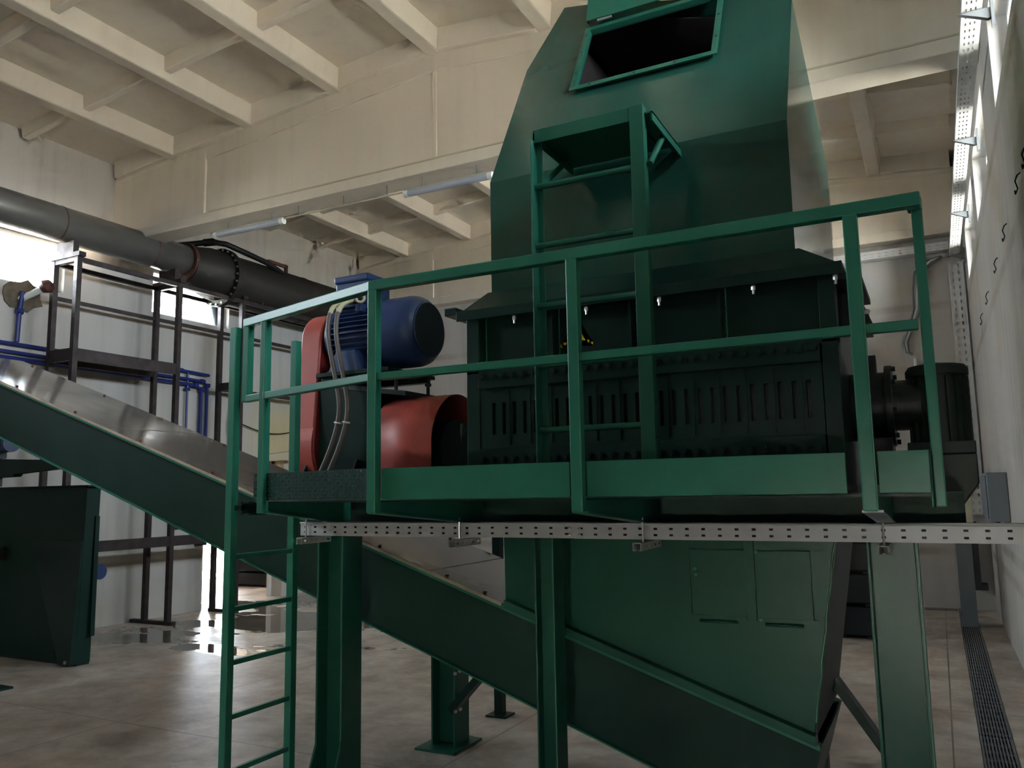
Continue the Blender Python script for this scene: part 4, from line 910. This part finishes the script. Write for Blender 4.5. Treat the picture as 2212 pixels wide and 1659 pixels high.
part('edge_angle', B().box(-8.375, -8.365, 6.05, 6.10, .3, 1.6), 'green_dark', bn)
# grey-green arm and little blue motor below the conveyor head
ar = thing('support_arm', 'tapered grey-green arm below the upper end of the conveyor', 'arm', (-9.0, 5.6, 2.05))
part('arm', B().prism([(-10.0, 2.28), (-8.53, 2.22), (-8.29, 2.12), (-9.09, 2.08), (-9.12, 2.05), (-10.0, 2.04)], 'y', 5.55, 5.65), 'green_deep', ar, bevel=.004)
part('post', B().box(-9.55, -9.45, 5.56, 5.64, 1.945, 2.05), 'black_green', ar)
sm_ = thing('drive_motor', 'small dark blue drive motor under the upper end of the conveyor', 'motor', (-9.4, 5.65, 2.28))
part('body', B().cyl((-9.95, 5.6, 2.43), (-9.25, 5.6, 2.43), .1, 20), 'blue', sm_, smooth=True)
part('foot', B().box(-9.7, -9.4, 5.56, 5.64, 2.262, 2.36), 'blue_dark', sm_)

# ================================================================== LAMPS UNDER THE BEAM
for x0, x1, lab in ((-8.60, -7.36, 'unlit fluorescent batten lamp under the roof beam, nearer the left wall'), (-5.43, -4.24, 'unlit fluorescent batten lamp under the roof beam, beside the hopper')):
    t = thing('batten_lamp', lab, 'lamp', ((x0+x1)/2, 7.82, 5.33), group='batten lamps under the roof beam')
    part('housing', B().box(x0, x1, 7.79, 7.85, 5.375, 5.41), 'lamp_body', t, bevel=.01)
    part('diffuser', B().cyl((x0+.01, 7.82, 5.36), (x1-.01, 7.82, 5.36), .04, 16), 'lamp_tube', t, smooth=True)
    for x in (x0+.02, x1-.02): part('end_cap', B().cyl((x-.03, 7.82, 5.36), (x+.03, 7.82, 5.36), .044, 14), 'white_plastic', t, smooth=True)
    for x in (x0+.25, x1-.2): part('hanger', B().cyl((x, 7.82, 5.41), (x, 7.82, 5.53), .006, 6), 'grate', t)
t = thing('wire_conduit', 'thin pale conduit strung between the two batten lamps', 'conduit', (-6.4, 7.82, 5.39))
part('tube', B().cyl((-7.36, 7.82, 5.39), (-5.43, 7.82, 5.39), .012, 8), 'beige_box', t, smooth=True)
for x in (-7.1, -6.37, -5.7): part('hanger', B().cyl((x, 7.82, 5.39), (x, 7.82, 5.53), .006, 6), 'grate', t)

# ================================================================== RIGHT WALL AND END WALL FITTINGS
wt = thing('wall_cable_tray', 'perforated galvanised cable tray bracketed high along the right wall', 'cable tray', (.46, 9, 5.15))
ycur = 1.5
for i in range(5):
    y0, y1 = 1.5+i*2.45, 1.5+(i+1)*2.45
    if i == 4: y1 = 13.4
    n = int((y1-y0)/.1); vs = [0.0]
    for q in range(n): c = (q+.5)*(y1-y0)/n; vs += [c-.02, c+.02]
    vs.append(y1-y0)
    b = B().grid_holes((.40, y0, 5.15), (1, 0, 0), (0, 1, 0), [0, .025, .035, .055, .065, .085, .095, .13], vs, lambda i_, j_: i_ in (1, 3, 5) and j_ % 2 == 1)
    b.grid_holes((.40, y0, 5.15), (0, 1, 0), (0, 0, 1), [0, y1-y0], [0, .05], lambda i_, j_: False)
    part('tray_section', b, 'galv', wt, solid=.002)
    part('wall_arm', B().prism([(.38, 5.14), (XR, 5.14), (XR, 5.07), (.56, 5.06)], 'y', y1-.04, y1), 'grate', wt)
    part('wall_plate', B().box(XR-.02, XR, y1-.05, y1+.01, 5.0, 5.22), 'grate', wt)
vt = thing('corner_cable_tray', 'vertical galvanised cable tray in the far right corner', 'cable tray', (.48, 13.7, 1.3))
vs = [0.0]
for q in range(34): c = (q+.5)*3.75/34; vs += [c-.025, c+.025]
vs.append(3.75)
part('back', B().grid_holes((.38, 13.69, 1.35), (1, 0, 0), (0, 0, 1), [0, .04, .06, .12, .14, .19], vs, lambda i, j: i in (1, 3) and j % 2 == 1), 'galv', vt, solid=.003)
part('rim', B().box(.375, .385, 13.62, 13.70, 1.35, 5.1), 'galv', vt)
part('rim', B().box(.565, .575, 13.62, 13.70, 1.35, 5.1), 'galv', vt)
et = thing('end_cable_tray', 'horizontal galvanised cable tray across the top of the end wall', 'cable tray', (-2, 13.6, 5.25))
vs = [0.0]
for q in range(60): c = (q+.5)*6.0/60; vs += [c-.02, c+.02]
vs.append(6.0)
part('face', B().grid_holes((-5.6, 13.55, 5.28), (1, 0, 0), (0, 0, 1), vs, [0, .02, .03, .07, .08, .12], lambda i, j: i % 2 == 1 and j in (1, 3)), 'galv', et, solid=.002)
part('bed', B().box(-5.6, .4, 13.55, 13.72, 5.278, 5.281), 'galv', et)
part('bracket', B().box(.38, .42, 13.55, 13.74, 5.2, 5.3), 'grate', et)
for dx, lab, mt, r in ((0, 'grey cable looping down the end wall, left strand', 'grey_box', .018), (.06, 'grey cable looping down the end wall, middle strand', 'white_plastic', .016), (.14, 'grey cable looping down the end wall, right strand', 'grey_box', .018)):
    pts = [(.3, 13.7, 5.22), (.1+dx, 13.7, 5.18), (-.08+dx, 13.7, 5.02), (-.12+dx, 13.7, 4.75), (-.13+dx*.7, 13.7, 4.45), (-.2+dx*.4, 13.7, 4.2), (-.3+dx*.3, 13.7, 3.95), (-.28+dx*.2, 13.7, 3.8), (-.2, 13.69, 3.75)]
    tag(part('hanging_cable', B().tube(pts, r, 6), mt, smooth=True), lab, 'cable', 'cables on the end wall')
# small things on the end wall and right wall
t = thing('conduit_riser', 'thin white conduit rising the end wall beside the gear motor', 'conduit', (-.17, 13.72, 2.0))
part('tube', B().cyl((-.17, 13.72, 1.9), (-.17, 13.72, 3.7), .022, 8), 'white_plastic', t, smooth=True)
part('clip', B().box(-.2, -.14, 13.70, 13.75, 2.8, 2.84), 'grey_box', t)
hk = ['nearest the camera at the top', 'second from the top', 'third from the top', 'fourth from the top', 'fifth from the top', 'farthest and lowest in view']
for i, y in enumerate((5.35, 5.82, 6.95, 8.0, 9.4, 10.6)):
    t = tag(part('wire_hook', B().tube([(XR, y, 3.72), (XR-.02, y-.02, 3.70), (XR-.032, y, 3.67), (XR-.018, y+.03, 3.63), (XR-.034, y+.01, 3.59), (XR-.04, y-.03, 3.60)], .0045, 6), 'black', smooth=True), 'black wire hook in the right wall, '+hk[i], 'hook', 'wire hooks on the right wall')
t = thing('control_box', 'grey metal control box fixed to the right wall beyond the gear motor', 'box', (.5, 9.6, 1.5))
part('case', B().box(.42, XR-.002, 9.3, 10.3, 1.42, 1.90), 'grey_box', t, bevel=.01)
part('lid', B().box(.405, .42, 9.34, 10.26, 1.45, 1.87), 'grey_box', t, bevel=.005)
part('gland', B().cyl((.5, 9.5, 1.38), (.5, 9.5, 1.42), .02, 8), 'black', t)
t = thing('beige_cabinet', 'beige sheet metal cabinet behind the gear motor by the end wall', 'cabinet', (.14, 12.2, 0))
part('case', B().box(.10, .36, 12.0, 12.35, 1.30, 2.02), 'beige_box', t, bevel=.01)
part('stand', B().box(.14, .32, 12.05, 12.3, 0, 1.30), 'grey_box', t)
part('lock', B().cyl((.28, 11.985, 1.68), (.28, 12.0, 1.68), .018, 10), 'black', t)
t = thing('dark_cabinet', 'narrow black cable duct on the floor end of the corner tray', 'duct', (.45, 13.6, .15))
part('case', B().box(.36, .44, 13.5, 13.72, .35, 1.25), 'black', t)
part('foot', B().box(.34, .52, 13.48, 13.72, .30, .38), 'black', t)
# dark crates behind the chute and by the doorway
def crate(name, label, x0, x1, y0, y1, h, n, cat='crate', z=0):
    t = thing(name, label, cat, ((x0+x1)/2, (y0+y1)/2, z))
    for i in range(n):
        z0 = z+h*i/n
        part('tier', B().box(x0, x1, y0, y1, z0+.03, z0+h/n-.01), 'dark_stack', t, bevel=.02)
        part('runner', B().box(x0+.05, x0+.15, y0, y1, z0, z0+.03).box(x1-.15, x1-.05, y0, y1, z0, z0+.03), 'dark_stack', t)
crate('dark_crate', 'stack of black crates on the floor behind the right green column', -1.25, -.72, 10.7, 11.3, 1.5, 4, 'crates')
crate('dark_pallets', 'stack of black pallets in the side room beyond the left doorway', -12.9, -11.8, 12.35, 13.3, 1.1, 4, 'pallets')
crate('dark_box', 'low black box by the left wall beyond the doorway', -10.3, -9.6, 12.3, 13.0, .5, 2, 'box')
tag(part('floor_puddle', B().prism([(-.3, 13.45), (.12, 13.5), (.10, 13.72), (-.32, 13.72)], 'z', .001, .004), 'mudwater'), 'dark wet puddle on the floor at the foot of the end wall', 'puddle')
